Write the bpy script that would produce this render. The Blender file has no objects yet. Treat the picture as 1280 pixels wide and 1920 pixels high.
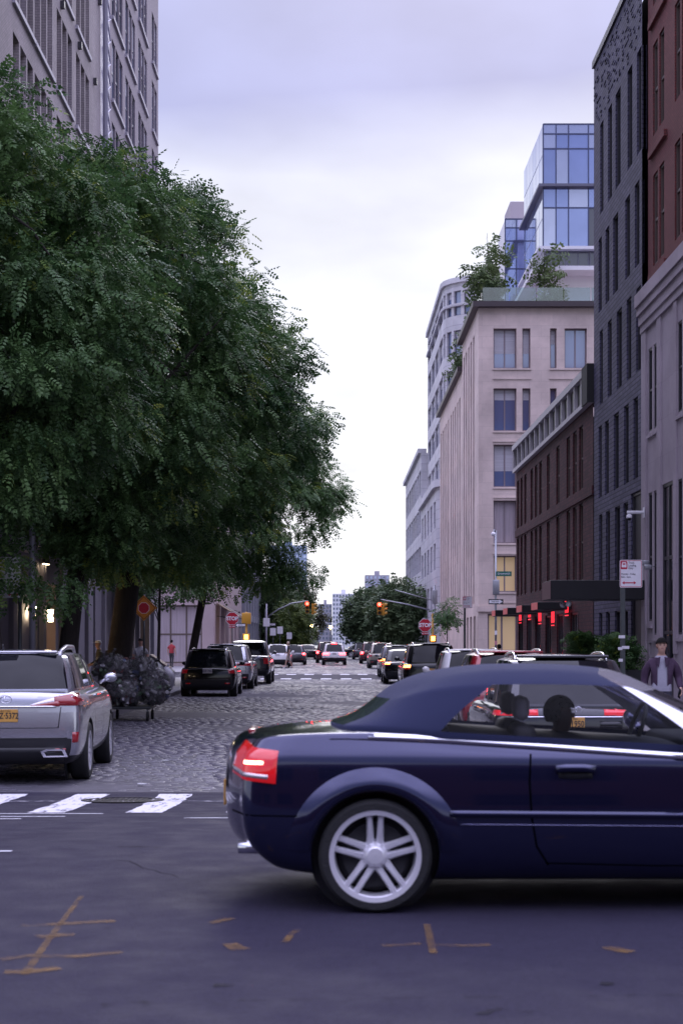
import bpy, bmesh, math, random
import numpy as np
from mathutils import Vector, Matrix
from mathutils.bvhtree import BVHTree
R = math.radians
random.seed(7)
rng = np.random.default_rng(11)
SC = bpy.context.scene
COL = SC.collection

# ------------------------------------------------------------------ camera
cam_d = bpy.data.cameras.new('camera')
cam = bpy.data.objects.new('camera', cam_d)
COL.objects.link(cam)
cam.location = (0, 0, 1.8)
cam.rotation_euler = (R(90), 0, 0)
cam_d.sensor_fit = 'HORIZONTAL'
cam_d.sensor_width = 36
cam_d.lens = 86.6
cam_d.shift_x = 0.0117
cam_d.shift_y = 0.189
cam_d.clip_start = 0.1
cam_d.clip_end = 6000
cam_d.dof.use_dof = True
cam_d.dof.focus_distance = 34
cam_d.dof.aperture_fstop = 5.0
SC.camera = cam

# ------------------------------------------------------------------ sky: overcast dusk
SUN_EL, SUN_ROT = R(30), R(6)
w = bpy.data.worlds.new('World'); SC.world = w; w.use_nodes = True
nt = w.node_tree; nt.nodes.clear()
N = nt.nodes.new; Lk = nt.links.new
out = N('ShaderNodeOutputWorld'); bg = N('ShaderNodeBackground'); bg.inputs[1].default_value = 0.1
sky = N('ShaderNodeTexSky'); sky.sky_type = 'NISHITA'; sky.sun_disc = False
sky.sun_elevation = SUN_EL; sky.sun_rotation = SUN_ROT; sky.air_density = 1.2; sky.dust_density = 2.0
tc = N('ShaderNodeTexCoord'); sep = N('ShaderNodeSeparateXYZ'); Lk(tc.outputs['Generated'], sep.inputs[0])
def wmath(op, a, b=None):
    n = N('ShaderNodeMath'); n.operation = op
    for i, v in enumerate((a, b)):
        if v is None: continue
        if isinstance(v, (int, float)): n.inputs[i].default_value = v
        else: Lk(v, n.inputs[i])
    return n.outputs[0]
zc = wmath('MAXIMUM', sep.outputs[2], 0.0)
den = wmath('ADD', zc, 0.22)
cx = wmath('DIVIDE', sep.outputs[0], den); cy = wmath('DIVIDE', sep.outputs[1], den)
cmb = N('ShaderNodeCombineXYZ'); Lk(cx, cmb.inputs[0]); Lk(cy, cmb.inputs[1])
n1 = N('ShaderNodeTexNoise'); n1.inputs['Scale'].default_value = 1.1; n1.inputs['Detail'].default_value = 5
n1.inputs['Roughness'].default_value = .5; n1.inputs['Distortion'].default_value = .3
Lk(cmb.outputs[0], n1.inputs['Vector'])
n2 = N('ShaderNodeTexNoise'); n2.inputs['Scale'].default_value = 2.7; n2.inputs['Detail'].default_value = 6
n2.inputs['Roughness'].default_value = .48; Lk(cmb.outputs[0], n2.inputs['Vector'])
pz = wmath('ADD', zc, wmath('MULTIPLY', wmath('SUBTRACT', n1.outputs[0], 0.5), 0.17))
ramp = N('ShaderNodeValToRGB'); Lk(pz, ramp.inputs[0])
cr = ramp.color_ramp
stops = [(0.0, (.43, .445, .485)), (.16, (.375, .388, .435)), (.27, (.325, .34, .42)), (.32, (.165, .180, .315)), (.42, (.20, .215, .365)), (.6, (.80, .79, 1.18)), (1.0, (1.06, 1.04, 1.50))]
cr.elements[0].position, cr.elements[0].color = stops[0][0], (*stops[0][1], 1)
cr.elements[1].position, cr.elements[1].color = stops[-1][0], (*stops[-1][1], 1)
for p_, c_ in stops[1:-1]:
    e_ = cr.elements.new(p_); e_.color = (*c_, 1)
cl = N('ShaderNodeMix'); cl.data_type = 'RGBA'; cl.blend_type = 'MULTIPLY'; cl.inputs[0].default_value = 1
v2 = N('ShaderNodeMapRange'); v2.inputs[1].default_value = .3; v2.inputs[2].default_value = .7
v2.inputs[3].default_value = 8.3; v2.inputs[4].default_value = 11.6; Lk(n2.outputs[0], v2.inputs[0])
vc = N('ShaderNodeCombineColor'); [Lk(v2.outputs[0], vc.inputs[i]) for i in range(3)]
Lk(ramp.outputs[0], cl.inputs[6]); Lk(vc.outputs[0], cl.inputs[7])
mx = N('ShaderNodeMix'); mx.data_type = 'RGBA'; mx.inputs[0].default_value = .97
Lk(sky.outputs[0], mx.inputs[6]); Lk(cl.outputs[2], mx.inputs[7])
Lk(mx.outputs[2], bg.inputs[0]); Lk(bg.outputs[0], out.inputs[0])

sun_d = bpy.data.lights.new('sun', 'SUN'); sun = bpy.data.objects.new('sun', sun_d); COL.objects.link(sun)
sun_d.energy = 0.5; sun_d.angle = R(30); sun_d.color = (1.0, .96, .98)
sd = Vector((math.sin(SUN_ROT)*math.cos(SUN_EL), math.cos(SUN_ROT)*math.cos(SUN_EL), math.sin(SUN_EL)))
sun.rotation_euler = (-sd).to_track_quat('-Z', 'Y').to_euler()
sun.location = (0, 40, 60)

SC.view_settings.view_transform = 'Standard'; SC.view_settings.look = 'None'
SC.view_settings.gamma = 1; SC.view_settings.exposure = 1.27; SC.view_settings.use_curve_mapping = False
SC.cycles.use_denoising = True
SC.cycles.max_bounces = 8; SC.cycles.transparent_max_bounces = 16

# ------------------------------------------------------------------ materials
MATS = {}
def _new(name):
    m = bpy.data.materials.new(name); m.use_nodes = True
    return m, m.node_tree, m.node_tree.nodes['Principled BSDF']
def _tc(t, kind='Object'):
    n = t.nodes.new('ShaderNodeTexCoord'); return n.outputs[kind]
def M(name, col, rough=.6, metal=0., spec=.5, nz=None, bump=None, coat=0., emit=None, est=0., rnz=0., stretch=None, orand=0., dirt=None):
    """nz=(scale, amount): colour mottling; bump=(scale, strength); dirt=(scale, lo, hi, colour)"""
    if name in MATS: return MATS[name]
    m, t, b = _new(name)
    L = t.links.new
    b.inputs['Base Color'].default_value = (*col, 1); b.inputs['Roughness'].default_value = rough
    b.inputs['Metallic'].default_value = metal; b.inputs['Specular IOR Level'].default_value = spec
    b.inputs['Coat Weight'].default_value = coat; b.inputs['Coat Roughness'].default_value = .04
    if emit: b.inputs['Emission Color'].default_value = (*emit, 1); b.inputs['Emission Strength'].default_value = est
    vec = None
    if nz or bump or dirt or rnz:
        g = t.nodes.new('ShaderNodeNewGeometry'); vec = g.outputs['Position']
        if stretch:
            mp = t.nodes.new('ShaderNodeMapping'); mp.inputs['Scale'].default_value = stretch; L(vec, mp.inputs[0]); vec = mp.outputs[0]
    cur = None
    if nz:
        n = t.nodes.new('ShaderNodeTexNoise'); n.inputs['Scale'].default_value = nz[0]; n.inputs['Detail'].default_value = 6
        n.inputs['Roughness'].default_value = .62
        L(vec, n.inputs['Vector'])
        r = t.nodes.new('ShaderNodeMapRange'); r.inputs[1].default_value = .25; r.inputs[2].default_value = .75
        r.inputs[3].default_value = 1-nz[1]; r.inputs[4].default_value = 1+nz[1]; L(n.outputs[0], r.inputs[0])
        mm = t.nodes.new('ShaderNodeMix'); mm.data_type = 'RGBA'; mm.blend_type = 'MULTIPLY'; mm.inputs[0].default_value = 1
        mm.inputs[6].default_value = (*col, 1)
        c3 = t.nodes.new('ShaderNodeCombineColor'); [L(r.outputs[0], c3.inputs[i]) for i in range(3)]
        L(c3.outputs[0], mm.inputs[7]); cur = mm.outputs[2]
    if dirt:
        n = t.nodes.new('ShaderNodeTexNoise'); n.inputs['Scale'].default_value = dirt[0]; n.inputs['Detail'].default_value = 7
        n.inputs['Roughness'].default_value = .65
        L(vec, n.inputs['Vector'])
        r = t.nodes.new('ShaderNodeMapRange'); r.inputs[1].default_value = dirt[1]; r.inputs[2].default_value = dirt[2]; L(n.outputs[0], r.inputs[0])
        mm = t.nodes.new('ShaderNodeMix'); mm.data_type = 'RGBA'
        L(r.outputs[0], mm.inputs[0])
        if cur: L(cur, mm.inputs[6])
        else: mm.inputs[6].default_value = (*col, 1)
        mm.inputs[7].default_value = (*dirt[3], 1); cur = mm.outputs[2]
    if orand:
        oi = t.nodes.new('ShaderNodeObjectInfo')
        r = t.nodes.new('ShaderNodeMapRange'); r.inputs[3].default_value = 1-orand; r.inputs[4].default_value = 1+orand; L(oi.outputs['Random'], r.inputs[0])
        mm = t.nodes.new('ShaderNodeMix'); mm.data_type = 'RGBA'; mm.blend_type = 'MULTIPLY'; mm.inputs[0].default_value = 1
        if cur: L(cur, mm.inputs[6])
        else: mm.inputs[6].default_value = (*col, 1)
        c3 = t.nodes.new('ShaderNodeCombineColor'); [L(r.outputs[0], c3.inputs[i]) for i in range(3)]
        L(c3.outputs[0], mm.inputs[7]); cur = mm.outputs[2]
    if cur: L(cur, b.inputs['Base Color'])
    if rnz:
        n = t.nodes.new('ShaderNodeTexNoise'); n.inputs['Scale'].default_value = 3.; n.inputs['Detail'].default_value = 4; L(vec, n.inputs['Vector'])
        r = t.nodes.new('ShaderNodeMapRange'); r.inputs[1].default_value = .3; r.inputs[2].default_value = .7
        r.inputs[3].default_value = max(.02, rough-rnz); r.inputs[4].default_value = min(1, rough+rnz); L(n.outputs[0], r.inputs[0]); L(r.outputs[0], b.inputs['Roughness'])
    if bump:
        n = t.nodes.new('ShaderNodeTexNoise'); n.inputs['Scale'].default_value = bump[0]; n.inputs['Detail'].default_value = 5; L(vec, n.inputs['Vector'])
        bp = t.nodes.new('ShaderNodeBump'); bp.inputs['Strength'].default_value = bump[1]; bp.inputs['Distance'].default_value = .02
        L(n.outputs[0], bp.inputs['Height']); L(bp.outputs[0], b.inputs['Normal'])
    MATS[name] = m
    return m
def BRICK(name, c1, c2, mortar, bw=.21, bh=.07, rough=.8, msize=.012, bump=.5, freq=2, off=.5):
    """bricks or ashlar blocks laid out in metres on any upright wall"""
    if name in MATS: return MATS[name]
    m, t, b = _new(name); L = t.links.new
    g = t.nodes.new('ShaderNodeNewGeometry'); s = t.nodes.new('ShaderNodeSeparateXYZ'); L(g.outputs['Position'], s.inputs[0])
    a = t.nodes.new('ShaderNodeMath'); a.operation = 'ADD'; L(s.outputs[0], a.inputs[0]); L(s.outputs[1], a.inputs[1])
    c = t.nodes.new('ShaderNodeCombineXYZ'); L(a.outputs[0], c.inputs[0]); L(s.outputs[2], c.inputs[1])
    k = t.nodes.new('ShaderNodeTexBrick'); L(c.outputs[0], k.inputs['Vector'])
    k.inputs['Color1'].default_value = (*c1, 1); k.inputs['Color2'].default_value = (*c2, 1); k.inputs['Mortar'].default_value = (*mortar, 1)
    k.inputs['Scale'].default_value = 1; k.inputs['Mortar Size'].default_value = msize; k.inputs['Brick Width'].default_value = bw; k.inputs['Row Height'].default_value = bh
    k.inputs['Mortar Smooth'].default_value = .2; k.offset = off
    n = t.nodes.new('ShaderNodeTexNoise'); n.inputs['Scale'].default_value = .45; n.inputs['Detail'].default_value = 8; n.inputs['Roughness'].default_value = .65; L(g.outputs['Position'], n.inputs['Vector'])
    r = t.nodes.new('ShaderNodeMapRange'); r.inputs[1].default_value = .3; r.inputs[2].default_value = .7; r.inputs[3].default_value = .78; r.inputs[4].default_value = 1.2; L(n.outputs[0], r.inputs[0])
    c3 = t.nodes.new('ShaderNodeCombineColor'); [L(r.outputs[0], c3.inputs[i]) for i in range(3)]
    mm = t.nodes.new('ShaderNodeMix'); mm.data_type = 'RGBA'; mm.blend_type = 'MULTIPLY'; mm.inputs[0].default_value = 1
    L(k.outputs['Color'], mm.inputs[6]); L(c3.outputs[0], mm.inputs[7]); L(mm.outputs[2], b.inputs['Base Color'])
    b.inputs['Roughness'].default_value = rough; b.inputs['Specular IOR Level'].default_value = .3
    bp = t.nodes.new('ShaderNodeBump'); bp.inputs['Strength'].default_value = bump; bp.inputs['Distance'].default_value = .01; bp.invert = True
    L(k.outputs['Fac'], bp.inputs['Height']); L(bp.outputs[0], b.inputs['Normal'])
    MATS[name] = m
    return m
def CLEAR(name, tint=(.8, .85, .9), refl=.1, rough=.02, fk=1.):
    if name in MATS: return MATS[name]
    m, t, b = _new(name); L = t.links.new; t.nodes.remove(b)
    o = t.nodes['Material Output']; tr = t.nodes.new('ShaderNodeBsdfTransparent'); tr.inputs[0].default_value = (*tint, 1)
    gl = t.nodes.new('ShaderNodeBsdfGlossy'); gl.inputs['Roughness'].default_value = rough
    lw = t.nodes.new('ShaderNodeFresnel'); lw.inputs[0].default_value = 1.45
    ad = t.nodes.new('ShaderNodeMath'); ad.operation = 'MULTIPLY_ADD'; ad.inputs[1].default_value = fk; ad.inputs[2].default_value = refl; L(lw.outputs[0], ad.inputs[0])
    mx = t.nodes.new('ShaderNodeMixShader'); L(ad.outputs[0], mx.inputs[0]); L(tr.outputs[0], mx.inputs[1]); L(gl.outputs[0], mx.inputs[2]); L(mx.outputs[0], o.inputs[0])
    MATS[name] = m
    return m
def PATCHY(name, col, scale, lo, hi, rough=.7, stretch=None):
    """worn paint: the colour shows only where the noise lies high"""
    if name in MATS: return MATS[name]
    m, t, b = _new(name); L = t.links.new
    b.inputs['Base Color'].default_value = (*col, 1); b.inputs['Roughness'].default_value = rough; b.inputs['Specular IOR Level'].default_value = .12
    g = t.nodes.new('ShaderNodeNewGeometry'); vec = g.outputs['Position']
    if stretch:
        mp = t.nodes.new('ShaderNodeMapping'); mp.inputs['Scale'].default_value = stretch; L(vec, mp.inputs[0]); vec = mp.outputs[0]
    n = t.nodes.new('ShaderNodeTexNoise'); n.inputs['Scale'].default_value = scale; n.inputs['Detail'].default_value = 8; n.inputs['Roughness'].default_value = .7; L(vec, n.inputs['Vector'])
    r = t.nodes.new('ShaderNodeMapRange'); r.inputs[1].default_value = lo; r.inputs[2].default_value = hi; L(n.outputs[0], r.inputs[0]); L(r.outputs[0], b.inputs['Alpha'])
    MATS[name] = m
    return m
def ATTR(name, c0, c1, rough=.5, spec=.4, trans=0., backc=None):
    """colour between c0 and c1 by the point attribute 'tint' (each leaf or stone has its own)"""
    if name in MATS: return MATS[name]
    m, t, b = _new(name); L = t.links.new
    a = t.nodes.new('ShaderNodeAttribute'); a.attribute_name = 'tint'
    r = t.nodes.new('ShaderNodeValToRGB'); r.color_ramp.elements[0].color = (*c0, 1); r.color_ramp.elements[1].color = (*c1, 1)
    if backc:
        e = r.color_ramp.elements.new(.9); e.color = (*c1, 1); r.color_ramp.elements[2].color = (*backc, 1)
    L(a.outputs['Fac'], r.inputs[0]); L(r.outputs[0], b.inputs['Base Color'])
    b.inputs['Roughness'].default_value = rough; b.inputs['Specular IOR Level'].default_value = spec
    if trans:
        o = t.nodes['Material Output']; tl = t.nodes.new('ShaderNodeBsdfTranslucent'); L(r.outputs[0], tl.inputs[0])
        mx = t.nodes.new('ShaderNodeMixShader'); mx.inputs[0].default_value = trans; L(b.outputs[0], mx.inputs[1]); L(tl.outputs[0], mx.inputs[2]); L(mx.outputs[0], o.inputs[0])
    MATS[name] = m
    return m

BLACKPL = M('black plastic', (.018, .018, .022), .45)
RUBBER = M('tyre rubber', (.012, .012, .014), .75, bump=(60, .3))
CHROME = M('chrome', (.75, .75, .8), .12, 1)
ALLOY = M('alloy wheel', (.80, .79, .84), .36, .5)
DGLASS = M('dark car glass', (.005, .006, .009), .03, 0, .28)
LAMPRED = M('red tail lamp', (.20, .004, .010), .12, 0, .6, coat=1, emit=(1, .02, .03), est=.02)
LAMPLIT = M('lit red tail lamp', (.5, .01, .015), .2, emit=(1, .022, .025), est=14)
LAMPAMB = M('lit amber lamp', (.6, .2, .02), .2, emit=(1, .30, .06), est=5)
LAMPCLR = M('clear lamp', (.55, .5, .52), .12, .6, coat=1)
STEEL = M('galvanised steel', (.32, .33, .36), .5, .7, nz=(8, .12))
DSTEEL = M('dark painted steel', (.045, .05, .055), .5, .3, nz=(9, .2))
WHITEP = M('white sign face', (.72, .71, .75), .5, nz=(9, .05))
REDP = M('red sign face', (.42, .012, .03), .45, nz=(9, .06))
INK = M('black print', (.02, .02, .025), .5)
REDINK = M('red print', (.45, .01, .05), .5)
SKIN = M('skin', (.42, .25, .19), .55, nz=(30, .06))
HAIR = M('dark hair', (.008, .007, .007), .85, spec=.15, bump=(90, .5))

# ------------------------------------------------------------------ building blocks
class MB:
    def __init__(s): s.v, s.f, s.m = [], [], []
    def add(s, vs, fs, mi=0):
        o = len(s.v); s.v += [tuple(p) for p in vs]
        s.f += [tuple(o+i for i in f) for f in fs]; s.m += [mi]*len(fs); return s
    def box(s, x0, x1, y0, y1, z0, z1, mi=0):
        return s.add([(x0,y0,z0),(x1,y0,z0),(x1,y1,z0),(x0,y1,z0),(x0,y0,z1),(x1,y0,z1),(x1,y1,z1),(x0,y1,z1)],
                     [(0,3,2,1),(4,5,6,7),(0,1,5,4),(1,2,6,5),(2,3,7,6),(3,0,4,7)], mi)
    def cbox(s, x0, x1, y0, y1, z0, z1, b=.02, mi=0):
        b = min(b, .45*min(x1-x0, y1-y0, z1-z0))
        bm = bmesh.new(); bmesh.ops.create_cube(bm, size=1)
        for v in bm.verts: v.co = Vector(((x0+x1)/2+v.co.x*(x1-x0), (y0+y1)/2+v.co.y*(y1-y0), (z0+z1)/2+v.co.z*(z1-z0)))
        bmesh.ops.bevel(bm, geom=bm.edges[:], offset=b, segments=2, profile=.5, affect='EDGES')
        bm.verts.index_update()
        s.add([v.co for v in bm.verts], [[v.index for v in f.verts] for f in bm.faces], mi); bm.free(); return s
    def tube(s, pts, rad, n=8, mi=0, cap=True):
        pts = [Vector(p) for p in pts]
        if isinstance(rad, (int, float)): rad = [rad]*len(pts)
        o = len(s.v); up = Vector((0, 0, 1)); prev = None
        for i, p in enumerate(pts):
            d = (pts[min(i+1, len(pts)-1)]-pts[max(i-1, 0)]).normalized()
            a = prev if prev is not None else (up if abs(d.z) < .9 else Vector((1, 0, 0)))
            x = (a - d*a.dot(d)); x = x.normalized() if x.length > 1e-5 else d.orthogonal().normalized()
            y = d.cross(x); prev = x
            for k in range(n):
                t = 2*math.pi*k/n; s.v.append(tuple(p+(x*math.cos(t)+y*math.sin(t))*rad[i]))
        for i in range(len(pts)-1):
            for k in range(n):
                s.f.append((o+i*n+k, o+i*n+(k+1) % n, o+(i+1)*n+(k+1) % n, o+(i+1)*n+k)); s.m.append(mi)
        if cap:
            s.f.append(tuple(o+k for k in range(n))[::-1]); s.m.append(mi)
            s.f.append(tuple(o+(len(pts)-1)*n+k for k in range(n))); s.m.append(mi)
        return s
    def lathe(s, prof, n=24, c=(0, 0, 0), ax='z', mi=0, closed=False):
        o = len(s.v); c = Vector(c)
        for (r, h) in prof:
            for k in range(n):
                t = 2*math.pi*k/n; a, b = r*math.cos(t), r*math.sin(t)
                p = {'z': (a, b, h), 'y': (a, h, b), 'x': (h, a, b)}[ax]
                s.v.append(tuple(c+Vector(p)))
        m = len(prof)
        for i in range(m if closed else m-1):
            i2 = (i+1) % m
            for k in range(n):
                s.f.append((o+i*n+k, o+i*n+(k+1) % n, o+i2*n+(k+1) % n, o+i2*n+k)); s.m.append(mi)
        return s
    def prism(s, poly, d0, d1, ax='y', mi=0):
        """poly in the plane across ax, extruded from d0 to d1"""
        n = len(poly)
        P = lambda a, b, d: {'y': (a, d, b), 'x': (d, a, b), 'z': (a, b, d)}[ax]
        vs = [P(a, b, d0) for a, b in poly]+[P(a, b, d1) for a, b in poly]
        fs = [tuple(range(n)), tuple(range(2*n-1, n-1, -1))]+[(i, n+i, n+(i+1) % n, (i+1) % n) for i in range(n)]
        return s.add(vs, fs, mi)
    def ball(s, c, r, n=12, m=8, mi=0, jit=0.):
        if isinstance(r, (int, float)): r = (r, r, r)
        vs = []
        for i in range(m+1):
            a = math.pi*i/m
            for k in range(n):
                t = 2*math.pi*k/n; j = 1+random.uniform(-jit, jit)
                vs.append((c[0]+r[0]*j*math.sin(a)*math.cos(t), c[1]+r[1]*j*math.sin(a)*math.sin(t), c[2]+r[2]*j*math.cos(a)))
        fs = [(i*n+k, (i+1)*n+k, (i+1)*n+(k+1) % n, i*n+(k+1) % n) for i in range(m) for k in range(n)]
        return s.add(vs, fs, mi)
    def mesh(s, name, mats, smooth=False):
        me = bpy.data.meshes.new(name); me.from_pydata(s.v, [], s.f)
        for mt in (mats if isinstance(mats, (list, tuple)) else [mats]): me.materials.append(mt)
        me.polygons.foreach_set('material_index', s.m)
        bm = bmesh.new(); bm.from_mesh(me)
        if smooth: bmesh.ops.remove_doubles(bm, verts=bm.verts, dist=1e-5)
        bmesh.ops.recalc_face_normals(bm, faces=bm.faces); bm.to_mesh(me); bm.free()
        if smooth:
            me.polygons.foreach_set('use_smooth', [True]*len(me.polygons))
            if smooth is not True: me.set_sharp_from_angle(angle=R(smooth))
        me.update(); return me
    def build(s, name, mats, parent=None, smooth=False, world=False):
        return put(name, s.mesh(name, mats, smooth), parent, world=world)
def put(name, me, parent=None, loc=None, rot=None, world=False):
    o = bpy.data.objects.new(name, me); COL.objects.link(o)
    if loc is not None: o.location = loc
    if rot is not None: o.rotation_euler = rot
    if parent is not None:
        o.parent = parent
        if world and parent.parent is None: o.matrix_parent_inverse = Matrix.Translation(-parent.location)
    return o
def tag(o, label=None, cat=None, group=None, kind=None):
    if label: o['label'] = label
    if cat: o['category'] = cat
    if group: o['group'] = group
    if kind: o['kind'] = kind
    return o
def thing(name, label, cat, loc=(0, 0, 0), rz=0., group=None):
    o = bpy.data.objects.new(name, None); COL.objects.link(o); o.empty_display_size = .2
    o.location = loc; o.rotation_euler = (0, 0, rz)
    return tag(o, label, cat, group)
def np_mesh(name, V, F, mat, tint=None, smooth=False):
    me = bpy.data.meshes.new(name); nv, nf, k = len(V), len(F), F.shape[1]
    me.vertices.add(nv); me.vertices.foreach_set('co', np.ascontiguousarray(V, dtype=np.float32).ravel())
    me.loops.add(nf*k); me.loops.foreach_set('vertex_index', np.ascontiguousarray(F, dtype=np.int32).ravel())
    me.polygons.add(nf); me.polygons.foreach_set('loop_start', np.arange(0, nf*k, k, dtype=np.int32))
    me.materials.append(mat)
    if tint is not None:
        a = me.attributes.new('tint', 'FLOAT', 'POINT'); a.data.foreach_set('value', np.ascontiguousarray(tint, dtype=np.float32))
    if smooth: me.polygons.foreach_set('use_smooth', np.ones(nf, dtype=bool))
    me.update(calc_edges=True); return me
def eval_mesh(o):
    dg = bpy.context.evaluated_depsgraph_get(); dg.update()
    return bpy.data.meshes.new_from_object(o.evaluated_get(dg))
def drop(o):
    d = o.data; bpy.data.objects.remove(o)
    if d and d.users == 0:
        (bpy.data.meshes if isinstance(d, bpy.types.Mesh) else bpy.data.curves).remove(d)
_TXT = {}
def text_mesh(s, size, mat, ext=.002, align='CENTER', sx=1., bold=0.):
    key = (s, size, mat.name, align, sx, bold)
    if key in _TXT: return _TXT[key]
    c = bpy.data.curves.new('lettering', 'FONT'); c.body = s; c.size = size; c.extrude = ext; c.align_x = align; c.align_y = 'CENTER'; c.offset = bold
    c.resolution_u = 3
    o = bpy.data.objects.new('lettering', c); COL.objects.link(o)
    me = eval_mesh(o); drop(o)
    # stand it upright: faces -y, reads along +x
    me.transform(Matrix.Rotation(R(90), 4, 'X') @ Matrix.Diagonal((sx, 1, 1, 1)))
    me.materials.clear(); me.materials.append(mat); _TXT[key] = me
    return me
def text(s, size, mat, parent, loc, rz=0., **k):
    return put('lettering', text_mesh(s, size, mat, **k), parent, loc, (0, 0, rz))

# ------------------------------------------------------------------ ground, roads, water
ASPH = M('asphalt', (.0225, .020, .038), .78, spec=.16, nz=(34, .3), bump=(70, .45), rnz=.1, dirt=(.3, .5, .74, (.018, .0155, .031)))
def zroad(y):
    if y <= 11: return .26
    if y >= 20: return 0.
    return .13*(1+math.cos(math.pi*(y-11)/9))
STONE_M = ATTR('granite sett', (.062, .057, .078), (.118, .110, .138), .42, .5)
STONE_1 = M('granite sett single', (.095, .09, .11), .42, nz=(14, .2), orand=.4, bump=(40, .3))
JOINT = M('sandy joint', (.062, .058, .074), .8, nz=(4, .3), bump=(30, .4))
PAVE = M('pavement concrete', (.20, .19, .21), .75, nz=(1.3, .14), bump=(30, .2), dirt=(.8, .5, .75, (.13, .125, .14)))
KERB = M('granite kerb', (.17, .165, .185), .65, nz=(5, .2), bump=(25, .3))
tag(MB().box(-2600, 2600, -600, 226, -.6, -.05).build('ground', M('ground', (.10, .10, .11), .9, nz=(.2, .2))), kind='structure')
tag(MB().add([(-4000, 224, -2.2), (4000, 224, -2.2), (4000, 4500, -2.2), (-4000, 4500, -2.2)], [(0, 1, 2, 3)]).build('water', M('river water', (.10, .13, .17), .12, bump=(.5, .25))), kind='structure')
mb = MB(); ys = [-14, -4, 4, 8, 11]+[11+.5*i for i in range(1, 18)]+[19.5]
for a, b in zip(ys[:-1], ys[1:]):
    mb.add([(-130, a, zroad(a)), (130, a, zroad(a)), (130, b, zroad(b)), (-130, b, zroad(b))], [(0, 1, 2, 3)])
avenue = tag(mb.build('avenue', ASPH, smooth=True), kind='structure')
street = tag(MB().add([(-5.25, 19.4, -.004), (4.55, 19.4, -.004), (4.55, 220, -.004), (-5.25, 220, -.004)], [(0, 1, 2, 3)]).build('street', JOINT), kind='structure')
tag(MB().add([(-130, 76.5, .002), (130, 76.5, .002), (130, 88, .002), (-130, 88, .002)], [(0, 1, 2, 3)]).build('cross_street', ASPH), kind='structure')
tag(MB().add([(-200, 186, .002), (200, 186, .002), (200, 212, .002), (-200, 212, .002)], [(0, 1, 2, 3)]).build('riverside_road', ASPH), kind='structure')

# granite setts: the street is paved with them up to the crossing, and again beyond
def setts(y0, y1, row, sl):
    out_ = []
    y = y0; r = 0
    while y < y1:
        x = -5.2-random.uniform(0, sl)
        while x < 4.5:
            l = sl*random.uniform(.78, 1.25)
            a, b = max(x, -5.2), min(x+l, 4.5)
            if b-a > .06: out_.append((a, b, y, y+row))
            x += l
        y += row
    return np.array(out_)
def sett_mesh(S, name, jw=.008):
    n = len(S); h = rng.normal(0, .0022, n)
    sag = .010*np.sin(S[:, 0]*.8+S[:, 2]*.35)+.008*np.sin(S[:, 2]*.9)
    tx = rng.normal(0, .0013, n); ty = rng.normal(0, .0013, n)
    g = jw*rng.uniform(.6, 1.6, n)
    V = np.zeros((n, 8, 3))
    ins = .018
    for k, (ix, iy) in enumerate(((0, 0), (1, 0), (1, 1), (0, 1))):
        sx, sy = (1 if ix == 0 else -1), (1 if iy == 0 else -1)
        bx = S[:, ix]+sx*g; by = S[:, 2+iy]+sy*g
        V[:, k, 0], V[:, k, 1], V[:, k, 2] = bx, by, -.03
        V[:, 4+k, 0], V[:, 4+k, 1] = bx+sx*ins, by+sy*ins
        V[:, 4+k, 2] = .006+h+sag-sx*tx-sy*ty
    F = np.array([(4, 5, 6, 7), (0, 1, 5, 4), (1, 2, 6, 5), (2, 3, 7, 6), (3, 0, 4, 7)])
    Fa = (F[None]+8*np.arange(n)[:, None, None]).reshape(-1, 4)
    low = .20*np.sin(S[:, 0]*.9+1.3*np.sin(S[:, 2]*.21))*np.sin(S[:, 2]*.37+S[:, 0]*.3)+.10*np.sin(S[:, 2]*1.7+2*np.sin(S[:, 0]*1.1))
    t = np.repeat(np.clip(rng.normal(.45, .17, n)+low, 0, 1), 8)
    return np_mesh(name, V.reshape(-1, 3), Fa, STONE_M, t)
S = np.vstack([setts(19.55, 76.3, .135, .21)])
pxx = 625+3080*(S[:, 0]+S[:, 1])/2/S[:, 2]
near = np.where((pxx > 215) & (pxx < 400))[0]
near = near[np.argsort(S[near, 2])][:296]
mask = np.ones(len(S), bool); mask[near] = False
tag(put('cobblestone_paving', sett_mesh(S[mask], 'cobblestone_paving'), street), kind='stuff')
tag(put('cobblestone_paving', sett_mesh(setts(88.3, 186, .24, .36), 'far_setts'), street), kind='stuff')
variants = []
for k in range(10):
    mb = MB(); l, r_ = .1, .0565; q = [random.uniform(-.003, .003) for _ in range(8)]
    mb.add([(-l, -r_, -.036), (l, -r_, -.036), (l, r_, -.036), (-l, r_, -.036),
            (-l+.01, -r_+.01, -.008+q[0]), (l-.01, -r_+.01, -.008+q[1]), (l-.01, r_-.01, -.008+q[2]), (-l+.01, r_-.01, -.008+q[3]),
            (-l+.025, -r_+.022, q[4]), (l-.025, -r_+.022, q[5]), (l-.025, r_-.022, q[6]), (-l+.025, r_-.022, q[7])],
           [(0, 1, 5, 4), (1, 2, 6, 5), (2, 3, 7, 6), (3, 0, 4, 7), (4, 5, 9, 8), (5, 6, 10, 9), (6, 7, 11, 10), (7, 4, 8, 11), (8, 9, 10, 11)])
    variants.append(mb.mesh('cobblestone', STONE_1))
for i in near:
    a, b, c, d = S[i]
    o = put('cobblestone', random.choice(variants), street, ((a+b)/2, (c+d)/2, .006+random.gauss(0, .0025)+.010*math.sin(a*.8+c*.35)))
    o.scale = ((b-a-.02)/.2, 1, 1)

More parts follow.
